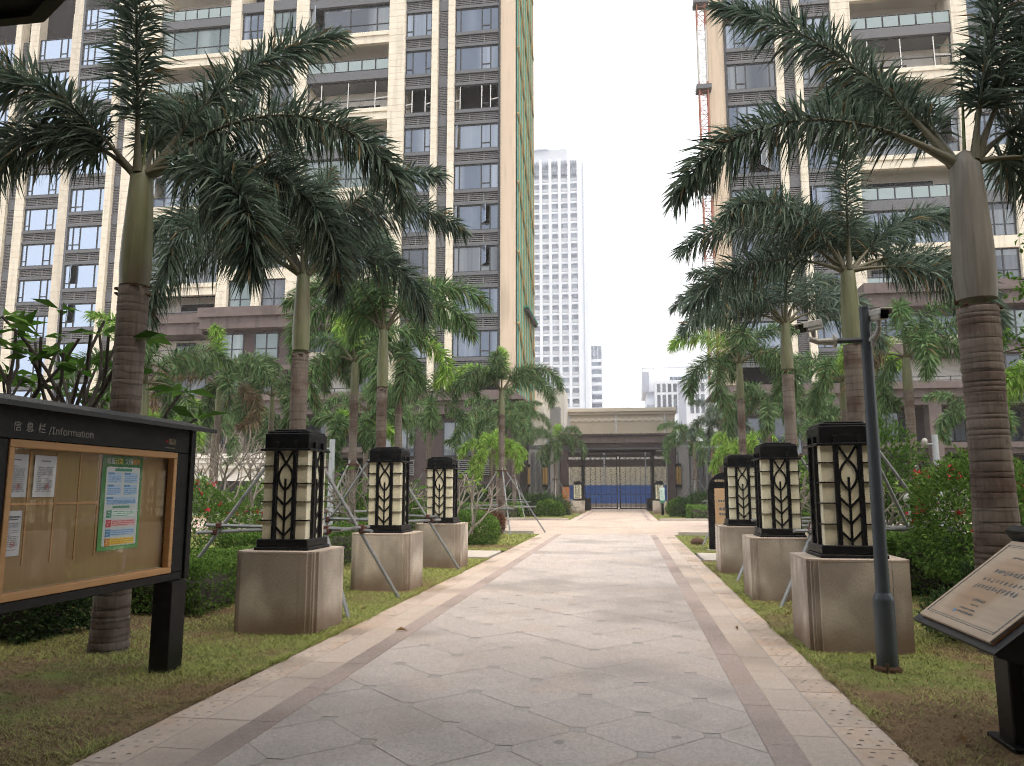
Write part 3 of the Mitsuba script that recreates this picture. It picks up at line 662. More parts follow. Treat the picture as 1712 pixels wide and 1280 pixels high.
left = Tower('apartment_tower', 'cream and dark grey apartment tower with a stepped wing, left of the white skyscraper', 0)
build_tower(left)
right = Tower('apartment_tower', 'cream and dark grey apartment tower behind the right palms, beside the red hoist mast', 1)
build_tower(right)

# green netted bamboo scaffold down the left tower's end wall
sc_ = thing('scaffold', 'bamboo scaffold wrapped in green net on the end wall of the left tower', 'scaffold')
for i in range(11):
    part(sc_, 'net', B(-7.66, -7.62, 54.3, 63.9, 8.6 + i * 4.7, 8.6 + i * 4.7 + 4.66), 'scaffold_net')
for i in range(9):
    z = 7.5 + i * 5.4
    part(sc_, 'bamboo_pole', MB().tube([-7.54, 54.2, z + 6.2], [-7.54, 64.0, z], .085, .075, 6), 'bamboo')
for i in range(7):
    part(sc_, 'upright_pole', MB().tube([-7.57, 54.9 + i * 1.5, 7.5], [-7.57, 54.9 + i * 1.55, 58], .05, .05, 6), 'bamboo')
part(sc_, 'catch_platform', B(-7.53, -7.2, 57.5, 63.9, 15.6, 15.72), 'green_tarp')
part(sc_, 'catch_boards', B(-7.53, -7.24, 57.6, 63.8, 15.35, 15.597), 'bark_dark')

# hoist mast by the right tower
hm = thing('hoist_mast', 'red and white lattice hoist mast standing against the edge of the right tower', 'mast')
mx0, mx1, my0, my1 = 5.78, 6.38, 53.3, 53.95
for x in (mx0, mx1):
    for y in (my0, my1):
        for i in range(11): part(hm, 'leg', MB().tube([x, y, i * 4.4], [x, y, i * 4.4 + 4.4], .045, .045, 6), 'mast_red' if i % 2 == 0 else 'mast_white')
for seg in range(11):
    m = MB()
    for j in range(6):
        z = seg * 4.4 + j * .733
        for (x0, y0), (x1, y1) in (((mx0, my0), (mx1, my0)), ((mx1, my0), (mx1, my1)), ((mx1, my1), (mx0, my1)), ((mx0, my1), (mx0, my0))):
            a, b = ([x0, y0, z], [x1, y1, z + .733]) if j % 2 else ([x0, y0, z + .733], [x1, y1, z])
            m.tube(a, b, .025, .025, 5).tube([x0, y0, z], [x1, y1, z], .025, .025, 5)
    part(hm, 'lattice', m, 'mast_red' if seg % 2 == 0 else 'mast_white', stuff=True)
for z in (13.5, 22.5, 30.2, 36.9): part(hm, 'bracket', B(5.55, 6.62, 53.1, 54.1, z, z + .35), 'grey_metal')

# ------------------------------------------------------------------ far towers
def far_block(name, label, x0, x1, y, z1, dx, fin, dz, zlo, win_h, side=None):
    k = thing(name, label, 'skyscraper')
    part(k, 'wall', B(x0, x1, y + .6, y + 22, 0, z1), 'tower_white')
    n = int(round((x1 - x0) / dx))
    for i in range(n + 1):
        c = x0 + (x1 - x0) * i / n
        part(k, 'pier', B(c - fin / 2, c + fin / 2, y - .35, y + .7, 0, z1 + .4), 'tower_white')
    z = zlo
    while z + dz < z1:
        m = MB()
        for i in range(n):
            a = x0 + (x1 - x0) * i / n + fin / 2; b = x0 + (x1 - x0) * (i + 1) / n - fin / 2
            c = .28
            g = Polygon([(a, z), (b, z), (b, z + win_h - c), (b - c, z + win_h), (a + c, z + win_h), (a, z + win_h - c)])
            w = MB().prism(g, 0, .12); w.xf([[1, 0, 0, 0], [0, 0, -1, y + .6], [0, 1, 0, 0], [0, 0, 0, 1]])
            wk = part(k, 'window', w, 'tower_glass')
            part(wk, 'balcony_rail', B(a + .1, b - .1, y + .1, y + .2, z + .05, z + win_h * .40), 'tower_grey')
        part(k, 'spandrel', B(x0, x1, y + .15, y + .62, z + win_h + .1, z + dz - .1), 'tower_white')
        z += dz
    return k
sk = far_block('skyscraper', 'slender white skyscraper with rows of dark windows between the two apartment towers', -48.2, -14.8, 260, 118.6, 3.34, .95, 3.66, 8.0, 2.75)
part(sk, 'crown', B(-47, -19, 263, 280, 118.6, 124), 'tower_grey')
part(sk, 'crown', B(-40, -25.5, 262, 280, 124.003, 125.2), 'tower_white')
for i in range(10):
    for j in range(4):
        c = -48.2 + 3.34 * i + .65 + j * .55
        part(sk, 'crown_slat', B(c, c + .28, 259.7, 260.5, 112.8, 118.2), 'tower_glass')
part(sk, 'stair_shaft', B(-14.75, -11.9, 262.5, 280, 0, 119.2), 'tower_white')
part(sk, 'shaft_groove', B(-13.6, -13.2, 262.3, 262.6, 0, 118), 'tower_grey')
s2 = thing('white_tower', 'lower white tower with stacked balconies right behind the slender skyscraper', 'building')
part(s2, 'wall', B(-14, -8.1, 282, 300, 0, 50), 'tower_white')
for i in range(15):
    z = 4 + i * 3.1
    part(s2, 'window', B(-12.9, -8.3, 281.75, 282.05, z, z + 1.5), 'tower_glass')
    part(s2, 'balcony', B(-13.2, -8.2, 280.9, 281.74, z - 1.2, z - .1), 'tower_white')
part(s2, 'glass_crown', B(-14, -8.1, 282.1, 299, 50.003, 55), 'tower_glass')
for i in range(5): part(s2, 'crown_post', B(-13.9 + i * 1.4, -13.7 + i * 1.4, 281.9, 282.1, 50.01, 55.4), 'tower_white')
ob = thing('office_block', 'pale stepped office block with a blue overhang, beside the hoist mast', 'building')
part(ob, 'upper_storeys', B(4.6, 30, 201, 222, 27.2, 31.6), 'tower_white'); part(ob, 'blue_flank', B(4.5, 6.3, 200.8, 201.0, 27.2, 32.4), 'slate_panel')
part(ob, 'lower_storeys', B(5.6, 30, 202.5, 222, 0, 27.197), 'tower_white')
for i in range(8): part(ob, 'roof_post', B(4.6 + i * 2.8, 4.75 + i * 2.8, 200.9, 201.1, 31.6, 33.2), 'tower_grey')
part(ob, 'roof_beam', B(4.5, 26, 200.8, 201.2, 33.2, 33.45), 'tower_grey')
part(ob, 'front_wing', B(7.6, 30, 197, 202.4, 0, 29.5), 'tower_white')
for i in range(9):
    c = 8.1 + i * 1.36
    if 4 <= i < 6: continue
    part(ob, 'window', B(c, c + .85, 196.85, 197.02, 26.5, 28.6), 'tower_glass'); part(ob, 'window', B(c, c + .85, 196.85, 197.02, 21.0, 25.8), 'tower_glass')
part(ob, 'blue_panel', B(13.4, 15.2, 196.8, 197.03, 0, 29.2), 'slate_panel')
for i in range(6): part(ob, 'ribbon_window', B(11.6 + i * 1.0, 12.5 + i * 1.0, 200.85, 201.03, 29.7, 30.9), 'tower_glass')
for i in range(5): part(ob, 'ribbon_window', B(18.2 + i * 1.0, 19.1 + i * 1.0, 200.85, 201.03, 29.7, 30.9), 'tower_glass')
for i in range(8): part(ob, 'side_balcony', B(5.5, 7.5, 201.6, 202.52, 2 + i * 3.1, 3.2 + i * 3.1), 'tower_white')
fb = thing('low_far_block', 'thin sliver of a pale far building just above the gate roof', 'building')
part(fb, 'wall', B(-8, 2, 300, 310, 0, 33), 'tower_grey'); part(fb, 'roof', B(-8.2, 2.2, 299.7, 310, 33.003, 33.8), 'tower_white')

# ------------------------------------------------------------------ gatehouse
gh = thing('gatehouse', 'purple stone gatehouse beam and grey pillars framing the far gate', 'gatehouse')
for i in range(6):
    a = -5.35 + i * 1.53
    part(gh, 'beam_stone', MB().cbox(a + .004, a + 1.526, 61.7, 65.2, 5.36, 5.92, .01), 'purple_stone')
part(gh, 'beam_cap', B(-5.45, 3.95, 61.5, 65.3, 5.93, 6.08), 'purple_dark'); part(gh, 'beam_step', B(-5.3, 3.85, 61.85, 65.1, 5.06, 5.355), 'purple_dark')
part(gh, 'beam_soffit', B(-5.25, 3.8, 62.0, 65, 4.88, 5.057), 'grey_metal')
for x0, x1 in ((-5.25, -4.66), (3.26, 3.80)): part(gh, 'dark_column', B(x0, x1, 62.0, 63.2, 0, 4.876), 'purple_dark')
for x0, x1, z in ((-6.1, -5.3, 8.4), (-8.9, -8.1, 7.0), (3.9, 4.9, 5.2)): part(gh, 'grey_pillar', B(x0, x1, 62.4, 63.6, 0, z), 'grey_wall')
for x0, x1 in ((-13, -8.92), (-8.08, -6.12), (4.92, 13.5)):
    part(gh, 'grey_wall', B(x0, x1, 62.9, 63.5, 0, 5.0), 'grey_wall')
    n = int((x1 - x0) / .38)
    for i in range(n):
        c = x0 + (x1 - x0) * (i + .5) / n
        part(gh, 'wall_fin', B(c - .09, c + .09, 62.6, 62.9, .5, 4.7), 'grey_metal' if i % 3 else 'grey_wall')
part(gh, 'parapet', B(-13, -4.95, 62.85, 64, 5.003, 5.3), 'grey_metal'); part(gh, 'parapet', B(3.85, 13.5, 62.85, 64, 5.203, 5.5), 'grey_metal')
part(gh, 'roof_box', B(-8.6, -5.2, 66, 70, 6.5, 10.3), 'white_wall'); part(gh, 'roof_box', B(-10.5, -6.8, 64.5, 66, 5.3, 8.6), 'white_wall')
for x in (-7.95, -6.5, 4.05, 9.2):
    wl = thing('wall_lantern', {-7.95: 'tall amber wall lantern on the outer grey pillar left of the gate', -6.5: 'tall amber wall lantern on the grey wall nearest the gate on its left', 4.05: 'tall amber wall lantern on the grey pillar just right of the gate', 9.2: 'tall amber wall lantern half hidden by palms far right of the gate'}[x], 'lantern')
    part(wl, 'shade', B(x - .17, x + .17, 62.1, 62.4, 2.1, 3.5), 'amber_glass')
    part(wl, 'cap', B(x - .22, x + .22, 62.05, 62.4, 3.503, 3.72), 'black_metal'); part(wl, 'base', B(x - .22, x + .22, 62.05, 62.4, 1.9, 2.097), 'black_metal')
    part(wl, 'bar', B(x - .02, x + .02, 62.06, 62.098, 2.1, 3.5), 'black_metal'); part(wl, 'stem', MB().tube([x, 62.3, 3.7], [x, 62.3, 4.6], .025, .025, 6), 'black_metal')
# the tan building behind with its zigzag trim
tb = thing('tan_hall', 'tan ribbed hall with a zigzag trim rising behind the gatehouse beam', 'building')
part(tb, 'wall', B(-6.2, 4.4, 70.3, 72.5, 6.2, 8.45), 'tan_clad')
for x in (-6.2, 3.6): part(tb, 'end_pier', B(x, x + .8, 70.4, 72.4, 0, 6.197), 'grey_wall')
part(tb, 'cornice', B(-6.3, 4.5, 69.7, 72.6, 8.70, 9.0), 'tan_trim'); part(tb, 'cornice_step', B(-6.3, 4.5, 69.95, 72.55, 8.45, 8.697), 'tan_clad')
for i in range(49):
    c = -6.1 + i * .21
    part(tb, 'rib', B(c, c + .09, 70.18, 70.3, 6.2, 7.72), 'tan_clad')
for i in range(28):
    c = -5.05 + i * .30; up = i % 2 == 0
    part(tb, 'zigzag_bar', MB().bar([c, 70.2, 7.85 if up else 8.12], [c + .30, 70.2, 8.12 if up else 7.85], .2, .10, up=(0, 1, 0)), 'tan_trim')
for x in (-5.12, -.85, 3.5): part(tb, 'white_strip', B(x - .05, x + .05, 70.05, 70.17, 6.4, 8.45), 'tower_white')
# hoarding behind the gate
hb = thing('hoarding', 'blue site hoarding with a cream wall above it, seen through the gate', 'hoarding')
for i in range(9):
    part(hb, 'blue_sheet', B(-9 + i * 2, -7.004 + i * 2, 78 + .0, 78.06, .35, 2.15), 'hoarding_blue')
part(hb, 'cream_wall', B(-9, 9, 79, 79.2, .3, 4.0), 'hoarding_cream'); part(hb, 'foot', B(-9, 9, 77.9, 78.1, 0, .347), 'kerb_stone')
part(hb, 'dark_band', B(-9, 9, 79.3, 79.5, 3.9, 5.6), 'purple_dark'); part(hb, 'white_valance', B(-6, 5, 78.6, 78.7, 4.75, 5.0), 'white_tape')
for x in (-2.2, 1.9, -6, 5.5): part(hb, 'post', MB().tube([x, 78.3, 0], [x, 78.3, 5.6], .06, .06, 6), 'tower_grey')
struct('far_street', B(-30, 30, 75.01, 90, -0.15, -0.006), 'crossroad_stone', 'strip of paving outside the gate', cat='road')

# the iron gate
ig = thing('iron_gate', 'tall black iron gate with chevron infill closing the end of the path', 'gate')
for x, xb in ((-3.58, -3.2), (2.14, 1.85)): part(ig, 'gate_post', B(x - .11, x + .11, 63.9, 64.15, 0, 4.9), 'black_metal'); part(ig, 'post_base', B(xb - .26, xb + .26, 63.7, 63.95, 0, 1.0), 'black_metal')
part(ig, 'top_beam', B(-3.7, 2.4, 63.95, 64.12, 4.70, 4.87), 'black_metal'); part(ig, 'lower_beam', B(-3.46, 2.02, 63.96, 64.1, 4.45, 4.53), 'black_metal')
part(ig, 'finial', B(-.76, -.60, 63.95, 64.12, 4.873, 5.0), 'black_metal')
for a, b, n in ((-3.45, -.74, 'left'), (-.58, 2.01, 'right')):
    lf = part(ig, 'leaf', MB().box(a, b, 63.97, 64.07, .12, .2).box(a, b, 63.97, 64.07, 4.3, 4.4).box(a, a + .09, 63.97, 64.07, .2, 4.3).box(b - .09, b, 63.97, 64.07, .2, 4.3).box(a, b, 63.98, 64.06, 1.25, 1.3), 'black_metal')
    nc = 6; w = (b - a - .18) / nc
    for i in range(1, nc): part(lf, 'upright', B(a + .09 + w * i - .018, a + .09 + w * i + .018, 63.98, 64.06, .2, 4.3), 'black_metal')
    m = MB()
    for i in range(nc):
        c = a + .09 + w * (i + .5)
        for z in np.arange(1.35, 4.2, .21):
            for s in (-1, 1): m.bar([c, 64.02, z], [c + s * w * .46, 64.02, z + .16], .03, .024, up=(0, 1, 0))
        for j in range(3): m.box(a + .09 + w * i + w * (j + .5) / 3 - .011, a + .09 + w * i + w * (j + .5) / 3 + .011, 64.0, 64.03, .2, 1.25)
    part(lf, 'chevron_infill', m, 'black_metal', stuff=True)
part(ig, 'drop_bolt', MB().box(-.80, -.76, 63.8, 63.95, -.05, .12).box(-.62, -.58, 63.8, 63.95, -.05, .12).box(-.41, -.38, 63.8, 63.95, -.05, .1), 'black_metal')
for a, b, lab in ((-4.64, -3.70, 'left'), (2.26, 3.25, 'right')):
    fc = thing('iron_fence', f'short black iron fence panel filling the bay {lab} of the gate', 'fence')
    part(fc, 'rail', B(a, b, 63.98, 64.06, 4.55, 4.63), 'black_metal'); part(fc, 'rail', B(a, b, 63.98, 64.06, .3, .36), 'black_metal')
    for i in range(10):
        c = a + .06 + (b - a - .12) * i / 9
        part(fc, 'bar', B(c - .014, c + .014, 63.99, 64.05, .0, 4.85), 'black_metal')

# entrance canopy the photograph is taken from
ec = thing('entrance_building', 'dark underside of the entrance building overhead in the upper left corner', 'building')
part(ec, 'soffit', MB().prism(Polygon([(-16, -9), (14, -9), (14, 4.05), (-3.35, 4.05), (-4.15, 4.54), (-16, 4.54)]), 4.98, 5.3), 'black_matte')
part(ec, 'fascia', MB().prism(Polygon([(-16, 4.54), (-4.17, 4.54), (-3.37, 4.05), (14, 4.05), (14, 4.13), (-3.33, 4.13), (-4.13, 4.62), (-16, 4.62)]), 4.93, 5.9), 'black_matte')
part(ec, 'upper_storeys', B(-22, 20, -9, 4.0, 5.303, 8.2), 'purple_stone')
for i in range(0):
    for j in range(10): part(ec, 'window', B(-20.5 + j * 4, -18.3 + j * 4, 3.98, 4.03, 7.5 + i * 3, 9.4 + i * 3), 'glass_dark')
for x in (-16, 8.5): part(ec, 'pier', B(x, x + 5.5, -8.8, 2.6, 0, 4.977), 'purple_stone')
part(ec, 'rear_wall', B(-16, 14, -9.3, -9.003, 0, 4.977), 'purple_stone')
struct('entrance_floor', B(-20, 20, -30, 1.49, -0.15, -0.005), 'crossroad_stone', 'paved floor under the entrance building', cat='floor')

# ------------------------------------------------------------------ lamp pedestals
def pedestal_poly(h, n=0.035):
    pts = []
    for q in range(4):
        c = [(h, -h + .20), (h, -h + .196)]
        side = [(h, -(h - .19)), (h - .006, -(h - .187)), (h - .006, -(h - .183)), (h, -(h - .18)),
                (h, h - .18), (h - .006, h - .183), (h - .006, h - .187), (h, h - .19),
                (h, h - .10), (h - n, h - .10), (h - n, h - .055), (h - n - .02, h - .055), (h - n - .02, h - n - .02), (h - .055, h - n - .02), (h - .055, h - n), (h - .10, h - n), (h - .10, h)]
        side = [(h, -(h - .19)), (h - .006, -(h - .187)), (h - .006, -(h - .183)), (h, -(h - .18)), (h, h - .20), (h - .006, h - .197), (h - .006, h - .193), (h, h - .19)] + side[8:]
        a = q * math.pi / 2
        pts += [(x * math.cos(a) - y * math.sin(a), x * math.sin(a) + y * math.cos(a)) for x, y in side]
    return Polygon(pts).buffer(0)
PH = 0.885
ped_body = mikit.ply(MB().prism(pedestal_poly(.485), -.12, PH - .022).get(), 'pedestal_granite')
ped_cap = mikit.ply(MB().prism(pedestal_poly(.488), PH - .021, PH).get(), 'pedestal_cap')
ped_far = mikit.ply(MB().prism(pedestal_poly(.485), -.12, PH - .022).get(), 'kerb_stone')

# ------------------------------------------------------------------ lantern (local origin at the pedestal's top centre)
G, S0, S1 = .262, .092, .140                    # half width of the glass box, stile from S0 to S1
ZB, ZT = .125, 1.150                            # glass from .. to ..
def rot4(m, q):
    a = q * math.pi / 2; c, s = math.cos(a), math.sin(a)
    out = MB(); out.v = [v @ np.array([[c, s, 0], [-s, c, 0], [0, 0, 1]]) for v in m.v]; out.f = list(m.f); out.n = m.n
    return out
L = {}
def lamp_piece(name, m, bsdf, smooth=False): L.setdefault(name, []).append(mikit.ply(m.get(), bsdf, smooth))
lamp_piece('base', MB().cbox(-.325, .325, -.325, .325, 0, .035, .005), 'black_metal')
lamp_piece('base_step', MB().cbox(-.305, .305, -.305, .305, .036, ZB, .006), 'black_metal')
lamp_piece('cap', MB().cbox(-.270, .270, -.270, .270, ZT, 1.335, .006), 'black_metal')
lamp_piece('cap_top', MB().cbox(-.252, .252, -.252, .252, 1.336, 1.362, .006), 'black_metal')
lamp_piece('cap_ridge', MB().cbox(-.20, .20, -.20, .20, 1.363, 1.385, .006), 'black_metal')
lamp_piece('drip_edge', MB().cbox(-.305, .305, -.305, .305, ZT - .02, ZT + .006, .004), 'black_metal')
zr = [ZB, .335, .545, .755, .955, ZT - .02]
for q in range(4):
    for s in (-1, 1): lamp_piece('stile', rot4(MB().cbox(s * (S0 + S1) / 2 - .022, s * (S0 + S1) / 2 + .022, -.300, -G + .01, .01, 1.235, .003), q), 'black_metal')
    lamp_piece('centre_pane', rot4(B(-S0, S0, -G + .004, -G + .014, ZB, ZT - .02), q), 'lamp_glass')
    # wheat ear motif
    m = MB(); y = -G - .004
    k = lambda u, z: [u, y, z]
    def strip(pts, w=.021):
        pts = np.array(pts, float)
        for a, b in zip(pts[:-1], pts[1:]): m.bar(k(*a), k(*(b + (b - a) * .12)), w, .02, up=(0, 1, 0))
    for s in (-1, 1):
        # an arm from the top corner crosses over at .985 and bellies out into the leaf on the other side
        t = np.linspace(0, 1, 12)
        strip([(-s * .088, 1.13), (-s * .045, 1.06), (0, .985)])
        strip(np.c_[s * .084 * np.sin(np.pi * t) ** .8 * (1.0), .985 - .31 * t])
        for z in (.50, .335, .16): strip([(0, z), (s * .092, z + .095)])
    strip([(0, ZB), (0, .735)], .021)
    mm = rot4(m, q); lamp_piece('wheat_motif', mm, 'black_metal')
    for i in range(5):
        g = Polygon([(-G, -G), (-S1, -G), (-S1, -G + .012), (-G + .012, -G + .012), (-G + .012, -S1), (-G, -S1)])
        lamp_piece('corner_pane', rot4(MB().prism(g, zr[i] + .0, zr[i + 1]), q), 'lamp_glass')
        if i:
            gb = Polygon([(-G - .028, -G - .028), (-S1, -G - .028), (-S1, -G - .002), (-G - .002, -G - .002), (-G - .002, -S1), (-G - .028, -S1)])
            lamp_piece('corner_bar', rot4(MB().prism(gb, zr[i] - .006, zr[i] + .006), q), 'black_metal')
PED_LABELS = ['granite pedestal nearest the information board, under the first lantern of the left row', 'granite pedestal under the middle lantern of the left row', 'granite pedestal under the far lantern of the left row',
              'granite pedestal beside the camera pole, under the first lantern of the right row', 'granite pedestal under the middle lantern of the right row', 'granite pedestal under the far lantern of the right row']
LAMP_LABELS = ['black lantern with wheat ear grilles, largest of the left row', 'black lantern with wheat ear grilles, middle of the left row', 'black lantern with wheat ear grilles, farthest of the left row',
               'black lantern with wheat ear grilles, right behind the leaning camera pole', 'black lantern with wheat ear grilles, middle of the right row', 'black lantern with wheat ear grilles in front of the arched sign']
FARP = [(-3.5, 56.0), (2.28, 56.0)]
for i, (x, y) in enumerate(PEDESTALS + FARP):
    far = i >= 6
    pk = thing('pedestal', PED_LABELS[i] if not far else f'short granite pedestal at the {"left" if i == 6 else "right"} foot of the iron gate', 'pedestal', 'granite lantern pedestals')
    part_copy(pk, 'body', ped_body, T().translate([x, y, 0])); part_copy(pk, 'cap', ped_cap, T().translate([x, y, 0]))
    lk = thing('path_lantern', LAMP_LABELS[i] if not far else f'small looking black and cream lantern on the {"left" if i == 6 else "right"} pedestal by the iron gate', 'lantern', 'wheat ear lanterns')
    for n, ds in L.items():
        for d in ds: part_copy(lk, n, d, T().translate([x, y, PH]))

# ------------------------------------------------------------------ information board
GL = json.loads('''{"信":[[[20,39,20,43,39,43,35,51,35,53,38,54,43,48,42,43,61,43,61,39]],[[24,15,56,15,56,-6,52,-6,51,-3,29,-3,28,-6,24,-6],[28,2,52,1,52,11,28,11]],[[24,25,56,25,56,21,24,21]],[[24,30,24,34,56,34,56,30]],[[4,24,2,29,6,32,11,40,15,52,20,53,19,46,15,39,15,-6,11,-6,11,30,9,30,6,24]]],"息":[[[49,11,52,14,55,12,60,3,60,0,58,-1,55,0]],[[12,48,28,48,29,54,35,54,33,48,51,48,52,17,32,17,39,8,37,5,35,5,27,14,28,17,12,17],[17,40,46,39,47,43,18,44],[18,26,17,21,47,21,47,26],[18,35,17,30,47,30,47,35]],[[17,13,22,12,22,2,23,0,43,0,45,7,47,7,49,6,49,0,46,-4,19,-4,17,-2]],[[3,-1,5,2,9,12,12,12,13,8,9,-1,5,-2]]],"栏":[[[24,2,61,2,61,-3,24,-3]],[[27,39,36,39,34,46,31,49,31,52,34,53,38,48,40,44,40,41,38,41,38,39,44,39,50,52,54,53,56,51,50,39,59,39,59,35,27,34]],[[29,21,56,21,56,16,30,16]],[[2,11,8,22,12,35,12,37,4,37,4,41,12,42,12,53,17,54,17,42,25,41,25,37,17,37,25,24,25,21,22,19,20,24,17,25,17,-6,12,-6,12,19,10,19,6,8,4,8]]],"垃":[[[22,2,45,2,49,21,50,34,56,33,49,2,61,2,62,-3,22,-3]],[[25,42,40,42,38,53,42,54,45,47,44,42,60,42,60,37,25,37]],[[29,31,30,33,34,33,38,13,37,5,33,6,33,14]],[[2,7,11,12,11,33,4,33,3,38,11,38,11,53,16,53,16,38,23,38,22,33,16,33,16,13,24,15,24,11,6,3,3,4]]],"圾":[[[2,7,11,12,11,33,3,33,3,38,11,38,11,53,16,53,16,38,23,38,23,33,16,33,16,13,23,15,24,11,6,3,3,4]],[[22,3,29,23,30,44,23,45,23,49,52,49,49,32,58,32,59,29,56,19,49,7,57,0,61,-1,60,-5,58,-6,52,-3,45,2,33,-6,30,-2,38,2,41,6,33,20,32,20,32,15,27,2,20,-6,17,-4,17,-2],[34,33,40,17,44,11,46,11,53,25,53,28,42,28,46,40,46,45,35,45]]],"分":[[[3,27,12,36,18,45,20,52,25,52,26,50,21,40,14,32,14,29,52,29,39,49,39,51,42,53,44,52,46,46,54,35,61,30,61,28,58,25,55,26,54,29,52,29,51,6,49,-2,46,-5,33,-5,31,0,40,-1,44,0,46,9,47,24,30,24,27,12,21,2,13,-4,7,-6,5,-4,5,-1,10,0,17,5,22,13,24,23,12,24,11,27,8,24,6,24]]],"类":[[[3,-2,21,4,26,10,25,11,4,11,5,16,28,16,29,17,29,22,35,22,34,16,60,15,60,11,38,10,42,5,47,2,61,-1,59,-6,52,-5,42,-1,32,9,24,0,18,-3,5,-6]],[[4,25,16,29,24,35,24,37,5,37,5,41,18,41,16,46,12,49,12,51,14,52,17,52,22,46,21,41,29,41,29,54,34,54,34,41,43,41,42,45,46,51,51,52,52,49,46,41,60,41,60,37,39,36,39,35,57,27,59,25,58,21,35,33,34,33,34,24,29,24,28,33,20,26,12,22,6,21]]],"文":[[[3,-3,4,0,17,4,28,13,18,26,14,37,12,38,3,38,3,43,31,43,31,46,27,52,29,54,33,54,37,43,61,43,61,38,52,38,50,37,44,22,37,13,44,6,52,2,61,0,61,-3,59,-5,50,-3,42,1,33,8,22,1,9,-5,5,-6],[19,37,23,27,32,17,41,27,45,37,44,38]]],"明":[[[20,-3,27,4,31,14,32,51,59,51,59,-3,53,-6,46,-6,44,-3,44,-1,53,-1,55,0,54,15,36,15,34,7,29,-2,25,-6,23,-6],[37,20,54,19,55,21,55,31,37,31],[54,36,55,46,37,46,37,35]],[[5,50,26,50,26,11,10,11,10,5,5,5],[10,17,22,16,22,27,21,29,10,29],[21,45,10,46,10,33,22,33]]],"城":[[[3,8,10,10,10,33,4,33,3,38,10,38,10,53,15,53,15,38,21,38,20,33,15,33,15,13,21,14,22,12,23,13,23,44,43,44,43,54,47,54,47,44,55,44,49,51,50,53,53,53,59,48,59,44,61,44,61,39,48,38,49,18,51,18,55,32,60,32,56,18,51,9,52,4,56,0,58,1,58,10,62,8,61,-2,58,-5,52,-4,47,3,38,-5,34,-3,34,-1,36,-1,46,9,43,39,28,39,28,31,40,31,40,10,37,5,29,5,29,8,26,8,26,4,22,-4,19,-6,17,-4,17,-1,21,4,22,9,18,9,6,3,4,3],[27,9,35,9,36,27,28,27]]],"市":[[[3,39,3,44,30,44,30,47,27,51,28,54,32,54,36,44,61,44,61,39,34,39,34,31,55,31,55,4,51,2,41,2,40,7,50,7,50,26,34,26,34,-6,29,-6,29,26,15,26,14,2,9,2,9,30,29,31,29,39]]],"中":[[[6,11,6,42,29,42,29,54,34,54,34,42,58,42,58,12,53,12,52,15,34,15,34,-6,29,-6,29,15,11,15,11,11],[34,21,53,20,53,37,34,37],[11,21,29,20,29,37,11,37]]],"国":[[[5,-5,5,51,59,51,59,-5,53,-6,52,-3,11,-3,10,-6],[10,3,53,2,53,46,10,46]],[[15,8,15,12,29,13,29,23,17,23,17,27,29,27,29,37,15,37,15,41,48,41,48,37,34,37,34,28,47,27,47,23,41,22,47,16,46,12,50,12,50,8],[38,19,40,23,34,23,34,12,44,12,44,14]]],"品":[[[35,23,59,23,59,-6,54,-6,53,-3,40,-3,40,-6,35,-6],[40,3,54,2,54,18,40,18]],[[15,51,50,51,50,29,15,29],[19,35,45,34,45,46,19,46]],[[5,22,28,23,28,-6,24,-6,22,-3,10,-3,10,-6,5,-6],[10,3,23,2,23,18,10,18]]],"居":[[[2,-3,5,1,9,18,9,50,57,50,57,35,41,35,39,33,39,28,40,27,60,27,60,23,39,23,39,15,55,15,55,-6,51,-6,49,-3,25,-3,23,-6,19,-6,19,15,34,15,33,23,14,23,10,0,7,-5,4,-5],[14,40,52,39,52,46,14,46],[24,2,50,1,50,11,24,11],[14,28,34,27,34,35,14,35]]]}''')
def glyph(ch, h, depth):
    m = MB()
    for rings in GL[ch]:
        p = [np.array(r, float).reshape(-1, 2) for r in rings]
        m.prism(Polygon(p[0], p[1:]).buffer(0), 0, depth * 60 / h)
    m.v = [v * (h / 60) for v in m.v]
    return m
def on_wall(m, x, y, z):                         # xy drawing -> the plane facing +x, reading along +y
    m.v = [np.stack([v[:, 2] + x, v[:, 0] + y, v[:, 1] + z], -1) for v in m.v]; return m
XB = -4.0
ib = thing('information_board', 'black roofed information board on posts with papers and a green poster inside', 'notice board')
# facade around the glazed case
for n, m in dict(header=MB().cbox(XB - .2, XB, 4.36, 6.62, 1.895, 2.14, .005), footer=MB().cbox(XB - .2, XB, 4.36, 6.62, .765, .835, .005),
                 cheek=MB().cbox(XB - .2, XB, 6.425, 6.62, .838, 1.892, .004)).items(): part(ib, n, m, 'black_metal')
part(ib, 'cheek', MB().cbox(XB - .2, XB, 4.36, 4.505, .838, 1.892, .004), 'black_metal')
part(ib, 'back', B(XB - .22, XB - .203, 4.36, 6.62, .77, 2.13), 'black_metal')
for y0, y1 in ((6.385, 6.61), (4.18, 4.355)): part(ib, 'post', MB().cbox(-4.125, -3.945, y0, y1, -.1, .762, .006) if y0 > 5 else MB().cbox(-4.125, -3.945, y0, y1, -.1, 2.1, .006), 'black_metal')
part(ib, 'corner_post', MB().cbox(-4.13, XB + .02, 6.623, 6.70, .765, 2.13, .006), 'black_metal')
rf = MB(); prof = np.array([(-3.80, 2.085), (-3.80, 2.12), (-4.12, 2.20), (-4.5, 2.12), (-4.5, 2.085), (-4.12, 2.15)])
rf.prism(Polygon(prof), 0, 2.62); rf.v = [np.stack([v[:, 0], v[:, 2] + 4.12, v[:, 1]], -1) for v in rf.v]
part(ib, 'roof', rf, 'roof_metal')
F0, F1, FZ0, FZ1 = 4.505, 6.425, .838, 1.892
